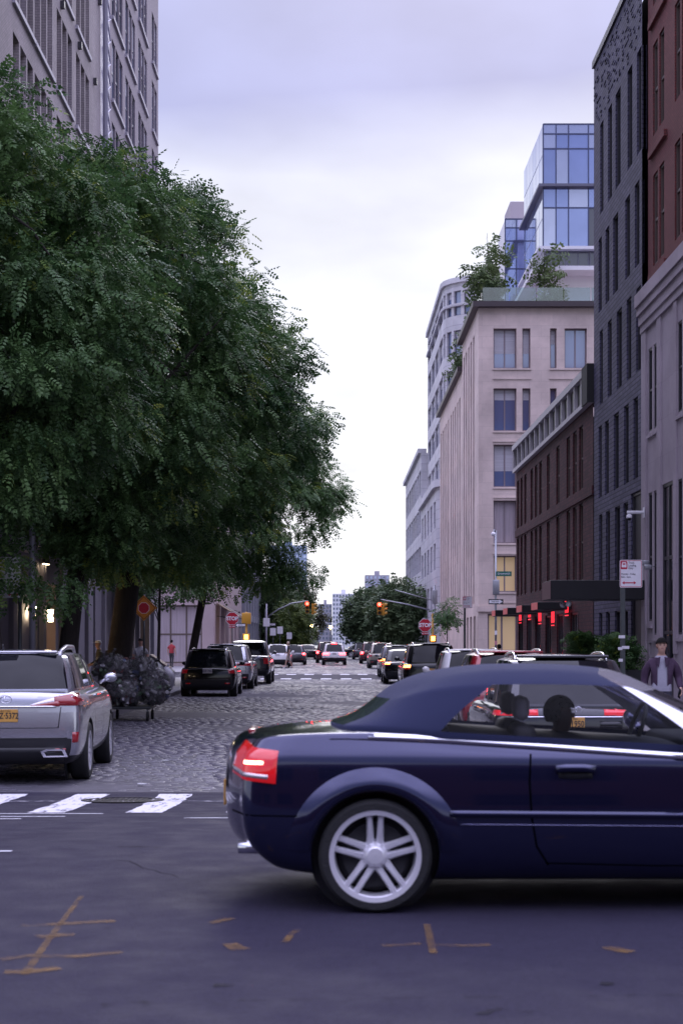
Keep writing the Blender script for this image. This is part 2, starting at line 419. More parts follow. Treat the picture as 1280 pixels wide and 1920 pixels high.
# pavements with their kerbs
def pavement(x0, x1, y0, y1, kx0, kx1, name):
    p = tag(MB().box(x0, x1, y0, y1, -.04, .13).build(name, PAVE), kind='structure')
    y = y0
    while y < y1-.1:
        l = min(1.8, y1-y)
        MB().cbox(kx0, kx1, y+.006, y+l-.006, -.04, .137, .015).build('kerb_stone', KERB, p); y += l
    return p
pavement(4.66, 8.3, 21.2, 75.2, 4.5, 4.655, 'pavement_right')
pavement(-8.3, -5.36, 21.2, 75.2, -5.355, -5.2, 'pavement_left')
tag(MB().box(4.6, 8.3, 88.6, 185, -.04, .13).build('pavement_right_far', PAVE), kind='structure')
tag(MB().box(-8.3, -5.3, 107, 185, -.04, .13).build('pavement_left_far', PAVE), kind='structure')
tag(MB().box(8.3, 60, 88.6, 91, -.04, .128).build('pavement_cross_far', PAVE), kind='structure')
tag(MB().box(-60, -8.3, 88.6, 109, -.04, .128).build('pavement_cross_left', PAVE), kind='structure')
tag(MB().box(-90, -8.3, 21.2, 23.5, -.04, .128).build('pavement_avenue_left', PAVE), kind='structure')
tag(MB().box(8.3, 90, 21.2, 23.5, -.04, .128).build('pavement_avenue_right', PAVE), kind='structure')

# painted markings
WORN = PATCHY('worn white paint', (.62, .61, .66), 4, .33, .47, stretch=(3.2, .55, 1))
FAINT = PATCHY('faint white paint', (.55, .54, .6), 7, .47, .62)
YELL = PATCHY('yellow utility paint', (.26, .15, .045), 5, .34, .95)
def flat(name, poly, mat, parent, dz=.004):
    """a painted sheet lying on the road, cut into short bands so it follows the camber"""
    bm = bmesh.new(); vs = [bm.verts.new((x, y, 0)) for x, y in poly]; bm.faces.new(vs)
    for yy in np.arange(11.25, 19.6, .5):
        bmesh.ops.bisect_plane(bm, geom=bm.verts[:]+bm.edges[:]+bm.faces[:], plane_co=(0, yy, 0), plane_no=(0, 1, 0))
    # camber of the avenue mesh itself is linear between half-metre stations
    def zz(y):
        st = [-14, -4, 4, 8, 11]+[11+.5*i for i in range(1, 18)]+[19.5]
        return float(np.interp(y, st, [zroad(q) for q in st]))
    for v in bm.verts: v.co.z = zz(v.co.y)+dz
    me = bpy.data.meshes.new(name); bm.to_mesh(me); bm.free(); me.materials.append(mat)
    return put(name, me, parent)
for xc in (-4.75, -3.78, -2.84, -1.86, -.88, .1, 1.08, 2.06, 3.04, 4.0):
    jt = lambda: random.uniform(-.016, .016)
    flat('crosswalk_stripe', [(xc-.19+jt()+.03*t, 16.25+2.95*t) for t in np.linspace(0, 1, 22)][::-1]+[(xc+.17+jt()+.05*t, 16.25+2.95*t) for t in np.linspace(0, 1, 22)], WORN, avenue)
flat('crosswalk_edge_line', [(-6, 18.0), (5, 18.05), (5, 18.13), (-6, 18.09)], FAINT, avenue, .008)
for x0, x1, y in ((-4, -2.25, 16.0), (-4, -2.55, 15.55), (-4, -2.9, 15.2), (-1.40, -.3, 15.35), (-2.6, -2.36, 12.0)):
    flat('lane_line', [(x0, y), (x1, y+.02), (x1, y+.09), (x0, y+.07)], PATCHY('white lane paint', (.6, .6, .65), 4, .33, .45), avenue, .006)
for x, yy in ((-1.36, 15.35), (-2.48, 12.02)): pass
def stroke(pts, wd):
    poly_l, poly_r = [], []
    for i, (x, y) in enumerate(pts):
        a = pts[max(0, i-1)]; b = pts[min(len(pts)-1, i+1)]
        dx, dy = b[0]-a[0], b[1]-a[1]; l = math.hypot(dx, dy); nx, ny = -dy/l, dx/l
        k = wd*random.uniform(.7, 1.2)
        poly_l.append((x+nx*k, y+ny*k)); poly_r.append((x-nx*k, y-ny*k))
    return poly_l+poly_r[::-1]
def gp(x, y, h=1.54):                      # spot on the avenue
    Y = 3080*h/(y-1202); return ((x-625)/3080*Y, Y)
for seg, wd in (([(152, 1683), (118, 1728), (80, 1780), (46, 1830)], .028), ([(38, 1738), (100, 1736), (160, 1732), (216, 1729)], .055), ([(70, 1760), (110, 1756), (140, 1755)], .06),
                ([(0, 1802), (60, 1795), (140, 1796), (230, 1788)], .05), ([(8, 1826), (60, 1824), (112, 1818)], .05),
                ([(405, 1728), (421, 1730)], .13), ([(430, 1772), (447, 1782), (466, 1780)], .06), ([(534, 1770), (548, 1752), (560, 1745)], .03),
                ([(800, 1736), (812, 1790)], .03), ([(716, 1776), (760, 1774), (788, 1772)], .035), ([(816, 1775), (870, 1776), (918, 1774)], .035), ([(1138, 1778), (1160, 1784), (1184, 1788)], .06)):
    flat('utility_mark', stroke([gp(*p) for p in seg], wd*.75), YELL, avenue, .006)
TAR = PATCHY('dark tar spot', (.009, .009, .012), 6, .46, .8)
for seg, wd in (([(222, 1586), (255, 1585), (300, 1587)], .06), ([(375, 1885), (405, 1884), (430, 1887)], .02), ([(190, 1888), (210, 1886)], .03), ([(245, 1884), (265, 1883), (286, 1887)], .035),
                ([(400, 1850), (438, 1850)], .03), ([(195, 1742), (216, 1745)], .03), ([(410, 1880), (640, 1876), (900, 1872), (1280, 1868)], .012), ([(900, 1905), (925, 1896), (960, 1893), (1000, 1900)], .03), ([(1125, 1846), (1150, 1848)], .03)):
    flat('tar_spot', stroke([gp(*p) for p in seg], wd), TAR, avenue, .005)
for k in range(4):
    x, y = random.uniform(-2.4, 2.6), random.uniform(6.9, 14.5); a = random.uniform(-.5, .5); pts_ = [(x, y)]
    for q in range(random.randrange(5, 12)): a += random.uniform(-.6, .6); pts_.append((pts_[-1][0]+.13*math.cos(a), pts_[-1][1]+.13*math.sin(a)))
    flat('road_crack', stroke(pts_, .0035), M('crack', (.008, .007, .010), .95, spec=.1), avenue, .003)
# dashes of the far crossing
for i, x in enumerate(np.arange(-4.4, 4.4, .95)):
    for y in (76.9, 87.0):
        MB().box(x, x+.5, y, y+1.6, -.05, .008).build('crosswalk_stripe', WORN, street)
# iron manhole cover in the crosswalk
mh = thing('manhole_cover', 'round dark iron manhole cover in the crosswalk', 'manhole', (-2.34, 18.25, zroad(18.25)+.006))
IRON = M('cast iron', (.022, .02, .022), .5, .6, nz=(20, .2), bump=(60, .3))
MB().lathe([(.46, -.02), (.46, .006), (.40, .008), (.40, -.004), (0.001, -.004)], 32).build('rim_ring', IRON, mh)
mb = MB()
for i in range(-6, 7):
    for j in range(-6, 7):
        if math.hypot(i, j) < 6.1: mb.cbox(i*.06-.02, i*.06+.02, j*.06-.02, j*.06+.02, -.006, .004, .004)
tag(mb.build('tread_pattern', IRON, mh), kind='stuff')
mh.rotation_euler = (R(-2.2), 0, 0)
# litter flattened on the setts
for i, (x, y) in enumerate(((-2.5, 24.4), (-2.38, 20.4), (-1.2, 22.6))):
    tag(MB().prism([(-.05, -.03), (.02, -.045), (.06, .0), (.01, .04), (-.045, .03)], .022, .03, 'z').build('paper_scrap', M('white litter', (.6, .6, .62), .7)),
        ('small white paper scrap lying on the setts farther from the crosswalk', 'small white scrap on the setts closest to the crosswalk', 'tiny pale scrap on the setts behind the blue car')[i], 'litter', 'paper scraps on the setts').location = (x, y, 0)

# ------------------------------------------------------------------ buildings
class Fac:
    """an upright wall plane: u runs along the wall, the inside lies to the left of u"""
    def __init__(s, o, u):
        s.o = Vector((o[0], o[1], 0)); s.u = Vector((u[0], u[1], 0)).normalized(); s.i = Vector((-s.u.y, s.u.x, 0)); s.rz = math.atan2(s.u.y, s.u.x)
    def P(s, a, v, d=0.): return s.o+s.u*a+s.i*d+Vector((0, 0, v))
    def box(s, mb, a0, a1, v0, v1, d0, d1, mi=0):
        p = [s.P(a, v, d) for v in (v0, v1) for (a, d) in ((a0, d0), (a1, d0), (a1, d1), (a0, d1))]
        return mb.add(p, [(0,3,2,1),(4,5,6,7),(0,1,5,4),(1,2,6,5),(2,3,7,6),(3,0,4,7)], mi)
def wall(parent, F, a0, a1, z0, z1, ops, depth, mat, name='wall'):
    us = sorted({a0, a1, *[o[0] for o in ops], *[o[1] for o in ops]}); vs = sorted({z0, z1, *[o[2] for o in ops], *[o[3] for o in ops]})
    mb = MB()
    inside = lambda u, v: any(o[0] < u < o[1] and o[2] < v < o[3] for o in ops)
    for u0, u1 in zip(us[:-1], us[1:]):
        for v0, v1 in zip(vs[:-1], vs[1:]):
            if not inside((u0+u1)/2, (v0+v1)/2):
                mb.add([F.P(u0, v0), F.P(u1, v0), F.P(u1, v1), F.P(u0, v1)], [(0, 1, 2, 3)])
    for u0, u1, v0, v1 in ops:
        q = [F.P(u0, v0), F.P(u1, v0), F.P(u1, v1), F.P(u0, v1), F.P(u0, v0, depth), F.P(u1, v0, depth), F.P(u1, v1, depth), F.P(u0, v1, depth)]
        mb.add(q, [(0, 4, 5, 1), (1, 5, 6, 2), (2, 6, 7, 3), (3, 7, 4, 0)])
    return mb.build(name, mat, parent, world=True)
_W = {}
def window(parent, F, u0, u1, v0, v1, depth, fmat, pmat, nu=1, nv=1, fw=.06, name='window', blind=0.):
    w_, h_ = round(u1-u0, 3), round(v1-v0, 3); key = (w_, h_, nu, nv, fw, fmat.name)
    if key not in _W:
        mb = MB(); t = .07
        mb.box(0, fw, 0, t, 0, h_); mb.box(w_-fw, w_, 0, t, 0, h_); mb.box(fw, w_-fw, 0, t, 0, fw); mb.box(fw, w_-fw, 0, t, h_-fw, h_)
        for k in range(1, nu): x = w_*k/nu; mb.box(x-fw/2, x+fw/2, .004, t-.004, fw, h_-fw)
        for k in range(1, nv): z = h_*k/nv; mb.box(fw, w_-fw, .008, t-.008, z-fw/2, z+fw/2)
        _W[key] = mb.mesh('window', fmat)
    o = put(name, _W[key], parent, F.P(u0, v0, depth-.07), (0, 0, F.rz), world=True)
    k2 = ('pane', w_, h_, pmat.name)
    if k2 not in _W: _W[k2] = MB().box(fw*.5, w_-fw*.5, .035, .05, fw*.5, h_-fw*.5).mesh('pane', pmat)
    p = put('pane', _W[k2], o)
    if blind:
        fr_ = round(blind*8)/8; k3 = ('blind', w_, h_, fr_)
        if k3 not in _W: _W[k3] = MB().box(fw*.9, w_-fw*.9, .026, .033, h_-fw-(h_-2*fw)*fr_, h_-fw).mesh('blind', M('pale blind', (.40, .39, .43), .8, nz=(1.5, .2), stretch=(.3, .3, 9)))
        put('blind', _W[k3], o)
    return o
PANED = M('dark window glass', (.008, .008, .013), .12, 0, .14)
PANEB = M('blue window glass', (.15, .19, .34), .05, .4, .6)
PANEL_ = M('pale window glass', (.26, .30, .44), .06, .45, .6)
PANEW = M('warm lit window', (.5, .36, .2), .3, emit=(1, .74, .46), est=.07)
PANEC = M('curtained window', (.38, .33, .36), .12, .1, .6, nz=(3, .25), stretch=(6, 6, .15))
FRD = M('dark window frame', (.035, .033, .042), .45)
FRM = M('mauve window frame', (.20, .16, .18), .5)
FRB = M('brown window frame', (.10, .075, .065), .5)
FRS = M('steel window frame', (.12, .12, .17), .4, .3)
COREM = M('dark interior', (.02, .02, .024), .9)
def bits(parent, F, name, mat, boxes):
    for bx_ in boxes:
        mb = MB(); F.box(mb, *bx_); mb.build(name, mat, parent, world=True)
def core(parent, x0, x1, y0, y1, z0, z1, mat, name='rear_wall'):
    return MB().box(x0, x1, y0, y1, z0, z1).build(name, mat, parent, world=True)

# --- grey stone corner house with red brick upper floors, nearest on the right
STONEG = BRICK('mauve grey stone', (.37, .32, .365), (.40, .345, .39), (.32, .275, .315), 1.6, .9, .75, .006, .15)
REDBR = BRICK('red brick', (.15, .038, .038), (.19, .05, .05), (.09, .035, .035), .21, .07, .8, .012, .4)
B = thing('corner_building', 'mauve grey stone building with red brick upper storeys at the right edge', 'building', (8, 42.6, 0))
F = Fac((8, 42.55), (0, -1))
ops = []; wins = []
for c in (1.05, 1.75, 4.6, 5.3, 8.4, 9.1, 12.4, 13.1, 16.4):
    for v0, v1 in ((7.1, 9.2), (1.95 if c != 1.05 else 2.3, 5.55)):
        ops.append((c-.24, c+.24, v0, v1)); wins.append((c-.24, c+.24, v0, v1))
for a0, a1 in ((2.55, 3.9), (6.2, 7.6), (10, 11.6)): ops.append((a0, a1, .2, 5.6))
ops.append((.88, 1.22, .55, 1.75))
wall(B, F, 0, 19, 0, 10.1, ops, .10, STONEG)
for o_ in wins: window(B, F, *o_, .09, FRD, PANED, 1, 2, .05)
for a0, a1 in ((2.55, 3.9), (6.2, 7.6), (10, 11.6)): window(B, F, a0, a1, .2, 5.6, .09, FRD, PANED, 2, 3, .08, 'door')
for c in (1.05, 1.75, 4.6, 5.3):
    for v in (7.02, 1.87 if c != 1.05 else 2.2): mbx = MB(); F.box(mbx, c-.3, c+.3, v-.08, v, -.05, .26); mbx.build('window_sill', STONEG, B, world=True)
bits(B, F, 'pilaster', STONEG, [(a0, a1, 1.5, 9.9, -.04, .02) for a0, a1 in ((.03, .6), (2.05, 2.5), (4.0, 4.35))])
for k, (z, d) in enumerate(((0, .22), (.95, .18), (1.15, .13), (1.32, .09), (1.42, .06))):
    z2 = (.95, 1.15, 1.32, 1.42, 1.5)[k]
    bits(B, F, 'plinth_course', STONEG, [(a0, a1, z, z2-.002, -d, .02) for a0, a1 in ((.03-d*.4, .62+d*.4), (2.0-d*.4, 2.5+d*.2))])
mb = MB()
for z0, z1, d in ((9.75, 9.95, .06), (9.95, 10.2, .10), (10.2, 10.42, .15), (10.42, 10.75, .20)): F.box(mb, -d*.3, 19, z0, z1-.002, -d, .3)
mb.build('cornice', STONEG, B, world=True)
ops = []
for c in (.95, 1.75, 3.6, 4.4, 6.4, 7.2):
    for v0 in (11.3, 14.6, 17.9, 21.2): ops.append((c-.3, c+.3, v0, v0+2.3))
wall(B, Fac((8.1, 42.3), (0, -1)), 0, 18.8, 10.7, 25, ops, .12, REDBR, 'brick_wall')
Fb = Fac((8.1, 42.3), (0, -1))
for o_ in ops: window(B, Fb, *o_, .11, FRB, M('amber brown glass', (.05, .03, .028), .08, 0, .5), 1, 2, .06)
bits(B, Fb, 'brick_band', REDBR, [(.35, 2.4, z, z+.16, -.08, .02) for z in (10.95, 14.1, 17.4, 20.7)])
core(B, 8.5, 30, 23.5, 42.2, 0, 24.9, COREM)
wall(B, Fac((30, 42.3), (-1, 0)), 0, 21.9, 0, 25, [], .1, REDBR, 'side_wall')
wall(B, Fac((8, 23.4), (1, 0)), 0, 22, 0, 10.1, [], .1, STONEG, 'end_wall')
# --- dark brick building
DKB = BRICK('dark violet brick', (.066, .063, .108), (.108, .102, .165), (.036, .034, .060), .5, .125, .7, .02, .5)
B = thing('dark_building', 'dark violet-grey brick building with tall slit windows', 'building', (8, 50.5, 0))
F = Fac((8, 50.45), (0, -1)); Y0 = 50.45
ops = []; dk = []
rows = ((14.6, 17.3), (11.7, 13.9), (8.9, 11.1), (6.1, 8.25), (3.45, 5.6), (.45, 2.65))
sets_ = ((49.0, 47.55, 46.2, 44.35, 43.0), (49.3, 48.0, 46.6, 44.7, 43.3), (49.1, 47.6, 46.0, 44.5, 43.1), (49.3, 48.1, 46.5, 44.9, 43.5), (49.2, 47.9, 46.3, 45.0), (49.2, 47.9, 46.3, 45.0))
for (v0, v1), cs in zip(rows, sets_):
    for k, c in enumerate(cs):
        hw = (.30, .34, .42, .36, .33)[k]; dk.append((Y0-c-hw, Y0-c+hw, v0, v1))
ops = dk+[(Y0-44.2, Y0-42.65, .16, 5.75)]
wall(B, F, 0, 7.85, 0, 19.4, ops, .13, DKB)
for o_ in dk: window(B, F, *o_, .12, FRD, PANED, 1, 1, .04)
window(B, F, Y0-44.2, Y0-42.65, .16, 5.75, .12, FRD, M('black panel', (.010, .010, .014), .5), 1, 2, .08, 'entrance_panel')
mb = MB(); F.box(mb, -.05, 7.85, 19.4, 19.6, -.06, .4); mb.build('coping', FRD, B, world=True)
mb = MB()
for i in range(170):
    a = random.uniform(.1, 7.7); v = 17.5+.125*random.randrange(14); F.box(mb, a-.07, a+.07, v, v+.05, -.02, .01)
tag(mb.build('projecting_brick', DKB, B, world=True), kind='stuff')
core(B, 8.45, 24, 42.7, 50.4, 0, 19.3, COREM)
wall(B, Fac((24, 50.47), (-1, 0)), 0, 16, 0, 19.3, [], .1, DKB, 'side_wall')
# its long black entrance canopy reaching over the pavement
CN = M('black canopy fabric', (.008, .008, .012), .6, bump=(20, .1)); PINKM = M('pinkish metal panel', (.22, .13, .14), .5)
c = thing('entrance_canopy', 'long black box canopy over the pavement beside the truck loading sign', 'canopy', (6.8, 42.8, 0))
MB().cbox(5.56, 7.98, 42.05, 43.7, 2.86, 3.36, .015).build('canopy_box', CN, c, world=True)
MB().box(5.545, 5.557, 42.07, 43.68, 2.88, 3.34).build('end_panel', PINKM, c, world=True)
for y in (42.3, 43.4):
    MB().lathe([(.0, -.12), (.05, -.11), (.075, -.06), (.07, 0), (.03, .05), (.03, .06)], 12, (6.05, y, 2.80)).build('globe_lamp', M('unlit globe', (.6, .58, .62), .3), c, True, world=True)
# --- brown brick building with white framed parapet
BRN = BRICK('brown brick', (.060, .019, .024), (.10, .034, .038), (.034, .015, .020), .4, .12, .8, .012, .45)
B = thing('brown_building', 'low brown brick building with a white framed parapet', 'building', (8, 72, 0))
F = Fac((8, 72), (0, -1)); Y0 = 72
cols = (71.2, 69.9, 68.5, 66.3, 64.9, 63.5, 61.2, 58.6, 56.0, 54.5, 53.1)
dk = [(Y0-c-.42, Y0-c+.42, v0, v1) for c in cols for v0, v1 in ((6.7, 8.75), (3.75, 6.25))]
gr = [(Y0-c-.9, Y0-c+.9, .2, 2.75) for c in (70.2, 67.2, 64.3, 61.2, 58.0, 54.6)]
wall(B, F, 0, 21.4, 0, 9.15, dk+gr, .14, BRN)
PB = M('plum window glass', (.03, .014, .018), .08, 0, .4)
for o_ in dk: window(B, F, *o_, .13, FRB, PB, 1, 2, .05)
NEON = M('red neon', (.6, .02, .03), .3, emit=(1, .03, .05), est=.6)
for o_ in gr: window(B, F, *o_, .13, FRD, PANED, 3, 1, .07, 'shop_window')
mb = MB(); F.box(mb, 0, 21.4, 6.32, 6.6, -.05, .02); mb.build('brick_band', BRN, B, world=True)
WF = M('white parapet frame', (.42, .40, .43), .5); PD = M('dark parapet panel', (.02, .018, .022), .35)
mb = MB(); F.box(mb, 0, 21.4, 9.15, 9.30, -.16, .1); mb.build('parapet_rail', WF, B, world=True)
mb = MB(); F.box(mb, -.05, 21.4, 10.12, 10.34, -.18, .1); mb.build('parapet_rail', WF, B, world=True)
mb = MB(); F.box(mb, 0, 21.35, 9.302, 10.118, -.02, .3); mb.build('parapet_panel', PD, B, world=True)
for k in range(15):
    mb = MB(); a = .02+k*1.515; F.box(mb, a, a+.12, 9.302, 10.118, -.14, -.022); mb.build('parapet_post', WF, B, world=True)
mb = MB(); F.box(mb, 20.3, 21.42, 9.16, 10.36, -.2, .6); mb.build('parapet_end', M('black metal cladding', (.008, .008, .010), .7), B, world=True)
core(B, 8.45, 24, 50.7, 71.8, 0, 9.1, COREM)
wall(B, Fac((24, 71.98), (-1, 0)), 0, 15.9, 0, 9.15, [], .1, BRN, 'side_wall')
for i, (y, w_) in enumerate(((70.3, 1.5), (65.5, 1.6), (60.6, 1.7), (56.0, 1.7))):
    c = thing('shop_canopy', ('farthest small black shop canopy with red end on the brown building', 'second farthest small shop canopy with red end on the brown building',
              'third farthest small shop canopy with red end on the brown building', 'nearest small shop canopy with red end on the brown building')[i], 'canopy', (7.4, y, 2.85), group='small canopies on the brown building')
    MB().cbox(-.55, .58, -w_/2, w_/2, 0, .26, .02).build('canopy_box', CN, c)
    MB().box(-.563, -.552, -w_/2+.02, w_/2-.02, .01, .25).build('end_panel', M('red lit panel', (.5, .12, .13), .4, emit=(1, .2, .2), est=.06), c)
for i, (y, z0) in enumerate(((69.2, .9), (65.9, 1.0), (62.6, .8), (58.9, .7), (55.4, 1.0))):
    n_ = thing('neon_sign', ('farthest', 'second farthest', 'middle', 'second nearest', 'nearest')[i]+' red neon light hanging in the brown building shop front', 'neon light', (7.86, y, z0), group='red neon lights in the shop front')
    for k in range(5): MB().tube([(0, (k-2)*.16, 1.75), (0, (k-2)*.16, 2.15)], .016, 6).build('neon_tube', NEON, n_)
    MB().tube([(0, -.38, 1.66), (0, .38, 1.66)], .018, 6).build('neon_tube', NEON, n_)
# --- beige stone block across the side street
BEI = BRICK('beige limestone', (.54, .445, .41), (.58, .475, .435), (.45, .37, .34), 1.3, .62, .75, .008, .12)
B = thing('beige_building', 'beige limestone corner block with dark roof edge and roof terrace', 'building', (8, 90.6, 0))
F = Fac((8, 90.6), (1, 0))
rows = ((16.86, 19.06), (13.4, 15.75), (10.3, 12.65), (7.2, 9.56), (4.5, 6.5))
ops = []; ws = []
for r_, (v0, v1) in enumerate(rows):
    for g in range(4):
        x = g*6.4
        for k, (a0, a1, nu) in enumerate(((.82, 2.09, 2), (2.41, 2.86, 1), (3.94, 4.30, 1), (4.74, 5.97, 2))):
            ops.append((x+a0, x+a1, v0, v1)); ws.append((x+a0, x+a1, v0, v1, nu, r_, g, k))
shop = [(.5, 2.9, .25, 3.3), (3.6, 6.0, .25, 3.3), (7.2, 9.6, .25, 3.3), (10.4, 12.8, .25, 3.3)]
wall(B, F, 0, 25, 0, 20.2, ops+shop, .35, BEI)
for (a0, a1, v0, v1, nu, r_, g, k) in ws:
    pm = PANEL_ if r_ == 0 else (PANEB if r_ in (1, 2) else (PANEC if r_ == 3 else PANEW if (g == 0 and k < 2) else PANEC))
    window(B, F, a0, a1, v0, v1, .33, FRM, pm, nu, 1, .07, blind=random.choice((0, .2, .35, .6, 0)) if r_ < 3 else 0)
for o_ in shop: window(B, F, *o_, .34, FRM, PANEW if o_[0] < 1 else PANED, 3, 1, .1, 'shop_window')
for (v0, v1) in rows:
    for g in range(2):
        for a0, a1 in ((.78, 2.9), (3.9, 6.01)): bits(B, F, 'window_sill', BEI, [(g*6.4+a0, g*6.4+a1, v0-.62, v0-.55, -.05, .05), (g*6.4+a0, g*6.4+a1, v0-.1, v0-.02, -.06, .3)])
mb = MB(); F.box(mb, -.1, 25, 3.42, 3.7, -.12, .3); mb.build('string_course', BEI, B, world=True)
F2 = Fac((8, 102), (0, -1))
slots = [(a, a+.95, 3.9, 19.2) for a in (.9, 2.6, 4.3, 6.0, 7.7)]
wall(B, F2, 0, 11.4, 0, 20.2, slots+[(a, a+1.4, .2, 3.2) for a in (.8, 3.2, 5.6, 8.0)], .5, BEI, 'side_wall')
for a in (.8, 3.2, 5.6, 8.0): window(B, F2, a, a+1.4, .2, 3.2, .48, FRM, PANED, 1, 2, .08, 'shop_window')
for a0, a1, v0, v1 in slots:
    bits(B, F2, 'spandrel', BEI, [(a0, a1, 3.9+k*3.1-.5, 3.9+k*3.1+.4, .34, .46) for k in range(5)])
    for k in range(5): window(B, F2, a0, a1, 4.3+k*3.1, 6.5+k*3.1, .49, FRM, PANEB if k % 2 else PANEL_, 1, 1, .06)
ROOFD = M('dark roof edge', (.045, .032, .038), .5)
mb = MB(); F.box(mb, -.35, 25, 20.2, 20.5, -.4, .6); F2.box(mb, -.2, 10.9, 20.201, 20.499, -.35, .6); mb.build('roof_edge', ROOFD, B, world=True)
core(B, 8.55, 33, 91.2, 124, 0, 20.15, BEI, 'roof_slab')
for k in range(11):
    MB().box(8.25+k*1.5, 9.68+k*1.5, 90.75, 90.77, 20.5, 21.35).build('balustrade_pane', CLEAR('balustrade glass', (.62, .72, .76), .12), B, world=True)
for k in range(7):
    MB().box(8.22, 8.24, 91.0+k*1.5, 92.43+k*1.5, 20.5, 21.35).build('balustrade_pane', MATS['balustrade glass'], B, world=True)
B = thing('beige_annexe', 'beige slotted side wing behind the limestone corner block', 'building', (8, 123, 0))
F = Fac((8, 123.4), (0, -1))
slots = [(a, a+1.0, 3.9, 17.2) for a in (.9, 2.8, 4.7, 6.6, 8.5, 11.2, 13.1, 15, 16.9, 18.8)]
wall(B, F, 0, 21.3, 0, 18.6, slots, .5, BEI)
for a0, a1, v0, v1 in slots:
    for k in range(4): window(B, F, a0, a1, 4.2+k*3.3, 6.7+k*3.3, .48, FRM, PANEB if k % 2 else PANEL_, 1, 1, .06)
    bits(B, F, 'spandrel', BEI, [(a0, a1, max(3.9, 3.4+k*3.3), min(17.2, 4.2+k*3.3), .36, .46) for k in range(5)])
mb = MB(); F.box(mb, -.1, 21.2, 18.6, 18.9, -.3, .55); mb.build('roof_edge', ROOFD, B, world=True)
wall(B, Fac((8, 102.1), (1, 0)), .0, .55, 0, 18.6, [], .1, BEI, 'end_wall')
for k in range(8): MB().box(8.2, 8.22, 103+k*2.0, 104.9+k*2.0, 18.9, 19.7).build('balustrade_pane', MATS['balustrade glass'], B, world=True)
# --- glass towers above the terrace
SKYG = M('sky-blue curtain glass', (.30, .36, .62), .04, .75, .6, nz=(.35, .12)); SKYG2 = M('pale curtain glass', (.46, .50, .68), .05, .75, .6, nz=(.4, .1)); DARKG = M('dusky curtain glass', (.12, .125, .15), .06, .6)
PANW = M('pale metal cladding', (.62, .61, .66), .45, .2, nz=(.8, .06))
MUL = M('blue-grey mullion', (.06, .07, .14), .4, .4)
def tower(name, label, X0, Yf, cols, rows_, depth, pick, zbase):
    T = thing(name, label, 'building', (X0, Yf, zbase)); F = Fac((X0, Yf), (1, 0))
    for j, (z0, z1) in enumerate(zip(rows_[:-1], rows_[1:])):
        for i, (a0, a1) in enumerate(zip(cols[:-1], cols[1:])):
            mb = MB(); F.box(mb, a0+.03, a1-.03, z0+.03, z1-.03, random.uniform(.0, .012), .06); mb.build('pane', pick(i, j), T, world=True)
    mb = MB()
    for a in cols: F.box(mb, a-.035, a+.035, rows_[0], rows_[-1], -.04, .10)
    for z in rows_: F.box(mb, cols[0], cols[-1], z-.04, z+.04, -.032, .11)
    mb.build('mullion_grid', MUL, T, world=True)
    MB().box(X0+.02, X0+cols[-1], Yf+.12, Yf+depth, rows_[0], rows_[-1]+.02).build('side_wall', PANW, T, world=True)
    return T
T = tower('glass_tower', 'tall blue glass tower rising above the roof terrace', 12.76, 100, (0, .78, 1.54, 2.75, 3.3, 4.4, 5.6, 7), (25.7, 28.2, 29.5, 31.8, 32.7, 33.3), 10.2,
          lambda i, j: DARKG if (j == 0 and i > 2) else (SKYG2 if j == 4 or (i+j) % 3 == 0 else SKYG), 20.2)
MB().box(12.45, 20, 99.6, 110.4, 29.42, 29.58).build('eave', FRS, T, world=True)
MB().box(12.4, 20, 99.6, 110.6, 25.6, 25.78).build('eave', PANW, T, world=True)
F = Fac((12.76, 100.2), (1, 0))
for k in range(5): window(T, F, .15+k*1.35, 1.45+k*1.35, 24.4, 25.6, .02, FRS, DARKG, 2, 1, .05)
MB().box(12.0, 20, 98.6, 110.6, 24.1, 24.35).build('balcony_slab', PANW, T, world=True)
for k in range(4): window(T, F, .7+k*1.6, 2.2+k*1.6, 20.3, 24.0, .2, FRS, M('terrace door glass', (.10, .13, .14), .06, .3), 1, 1, .09, 'door')
MB().box(12.78, 20, 100.28, 110.2, 20.2, 25.6).build('lower_wall', PANW, T, world=True)
for z0, z1 in ((25.8, 29.4), (29.6, 33.3), (20.3, 24.0)):
    for k in range(6):
        for q in range(2): MB().box(12.745, 12.775, 100.3+k*1.62, 101.84+k*1.62, z0+.05+q*(z1-z0)/2, z0-.03+(q+1)*(z1-z0)/2).build('side_pane', SKYG2 if (k+q) % 3 else SKYG, T, world=True)
T = tower('glass_tower', 'smaller blue glass tower left of the tall one', 11.7, 112, (0, .75, 1.4, 2.1), (20.2, 22.0, 23.6, 27.2, 29.1, 30.0, 30.6), 5,
          lambda i, j: DARKG if j == 1 else (SKYG2 if j == 5 else SKYG), 20.2)
MB().box(12.7, 14.4, 118, 122, 20.2, 33.4).build('lift_box', M('mauve render', (.36, .32, .36), .7), T, world=True)
